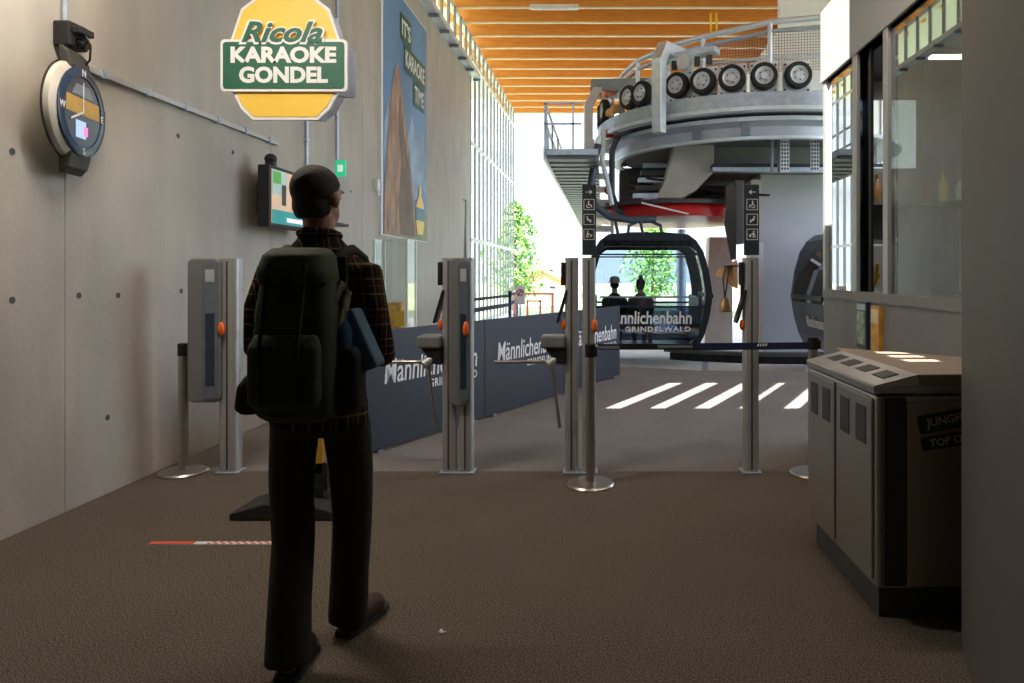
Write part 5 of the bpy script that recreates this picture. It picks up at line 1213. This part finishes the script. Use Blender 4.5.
# hip pouch
t = thing('hip_pouch', 'small black pouch at the hiker left hip', 'pouch', (HX - 0.20, HY - 0.10, 0.95))
link('pouch', remeshed(bagm([(0, 0, 0.0, 0.03, 0.04), (0, 0, 0.02, 0.05, 0.055), (0.01, 0, 0.10, 0.05, 0.055), (0.02, 0, 0.14, 0.03, 0.04)], 'pouch'), 'pouch', 0.008, 3), packblack, t)
MB().tube([(0.03, 0.02, 0.11), (0.10, 0.07, 0.14), (0.2, -0.02, 0.13)], 0.008, 6).build('strap', packblack, t)

# passengers seated in the nearer gondola, backs to the camera
def passenger(X, Y, label, topm, hat, bun):
    mb = MB()
    L2, R2 = head(mb, (0, 0.02, 1.22), 0.0, 1.0)
    mb.tube([(0, 0, 0.98), (0, 0.005, 1.08), (0, 0.01, 1.16)], [0.07, 0.055, 0.052], 12)
    mb.rings([(0, 0, 0.46, 0.16, 0.12), (0, 0, 0.6, 0.15, 0.10), (0, 0, 0.8, 0.17, 0.10), (0, 0, 0.93, 0.17, 0.09), (0, 0, 1.0, 0.10, 0.07)])
    arms = [[(s_*0.18, 0, 0.94), (s_*0.21, 0.03, 0.70), (s_*0.14, 0.24, 0.62)] for s_ in (-1, 1)]
    for k, a in enumerate(arms):
        mb.tube(a, [0.048, 0.04, 0.028], 10); hand(mb, a[-1], (-(1, -1)[k]*-0.3, 0.9, -0.1), (0, 0, -1), (1, -1)[k])
    legs = [[(s_*0.09, 0.0, 0.58), (s_*0.10, 0.40, 0.56), (s_*0.10, 0.42, 0.30), (s_*0.10, 0.40, 0.17)] for s_ in (-1, 1)]
    for g in legs:
        mb.tube(g, [0.075, 0.06, 0.05, 0.038], 12); mb.tube([Vector(g[-1]) + Vector((0, -0.03, -0.01)), Vector(g[-1]) + Vector((0, 0.16, -0.015))], [0.035, 0.028], 8)
    p = link('person', remeshed(mb, 'passenger_body', 0.010, 2), skin); p.location = (X, Y, 0)
    tag(p, label, 'person', 'gondola passengers'); face_bits(p, L2, R2)
    s2 = MB().rings([(0, 0, 0.47, 0.175, 0.135), (0, 0, 0.6, 0.165, 0.115), (0, 0, 0.8, 0.185, 0.115), (0, 0, 0.93, 0.19, 0.105), (0, 0, 1.0, 0.13, 0.085), (0, 0, 1.07, 0.068, 0.065)])
    for a in arms: s2.tube([Vector(a[0]) * 0.8 + Vector((0, 0, 0.19))] + a[:2] + [Vector(a[2]) - Vector((0, 0.02, 0))], [0.05, 0.066, 0.054, 0.040], 10)
    link('jacket', remeshed(s2, 'jacket', 0.014, 3), topm, p)
    s3 = MB().rings([(0, 0.02, 0.47, 0.17, 0.13), (0, 0.02, 0.62, 0.17, 0.12)])
    for g in legs: s3.tube(g, [0.088, 0.075, 0.066, 0.06], 12)
    link('trousers', remeshed(s3, 'trousers', 0.014, 3), trousers_m, p)
    for g in legs: MB().tube([Vector(g[-1]) + Vector((0, -0.05, -0.012)), Vector(g[-1]) + Vector((0, 0.06, -0.01)), Vector(g[-1]) + Vector((0, 0.19, -0.018))], [0.042, 0.044, 0.030], 10).build('shoe', rubber, p, smooth=True)
    if hat:
        MB().lathe([(0.155, 0.0), (0.10, 0.012), (0.098, 0.05), (0.085, 0.10), (0.04, 0.125), (0.0, 0.128)], L2((0, -0.008, 0.045)), 24).build('sun_hat', mat('straw_hat', (0.42, 0.35, 0.28), 0.8), p, smooth=True)
        MB().ell(L2((0, -0.03, 0.0)), (0.080, 0.078, 0.08)).build('hair', hairm, p, smooth=True)
    else:
        MB().ell(L2((0, -0.022, 0.03)), (0.088, 0.094, 0.095)).ell(L2((0, -0.03, -0.03)), (0.078, 0.075, 0.08)).build('hair', hairm, p, smooth=True)
        MB().ell(L2((0, -0.03, 0.15)), (0.045, 0.045, 0.05)).build('hair_bun', hairm, p, smooth=True)
passenger(P(614.5, 300, 13.6).x, 13.40, 'passenger in dark jacket and pale sun hat seated in the gondola', mat('jacket_dark', (0.02, 0.022, 0.03), 0.8), True, False)
passenger(P(640, 300, 13.6).x, 13.40, 'passenger with a hair bun and grey jacket seated in the gondola', mat('jacket_greybrown', (0.11, 0.085, 0.085), 0.8), False, True)
t = thing('cabin_bench', 'dark bench the two gondola passengers sit on', 'bench', (P(628, 300, 13.6).x, 13.40, 0.12))
MB().bx(-0.50, 0.50, -0.16, 0.22, 0.24, 0.33).build('seat', darkgrey, t, bevel=0.02)
for sx in (-0.42, 0.42): MB().bx(sx - 0.03, sx + 0.03, -0.12, 0.18, 0.0, 0.24).build('leg', darkgrey, t)
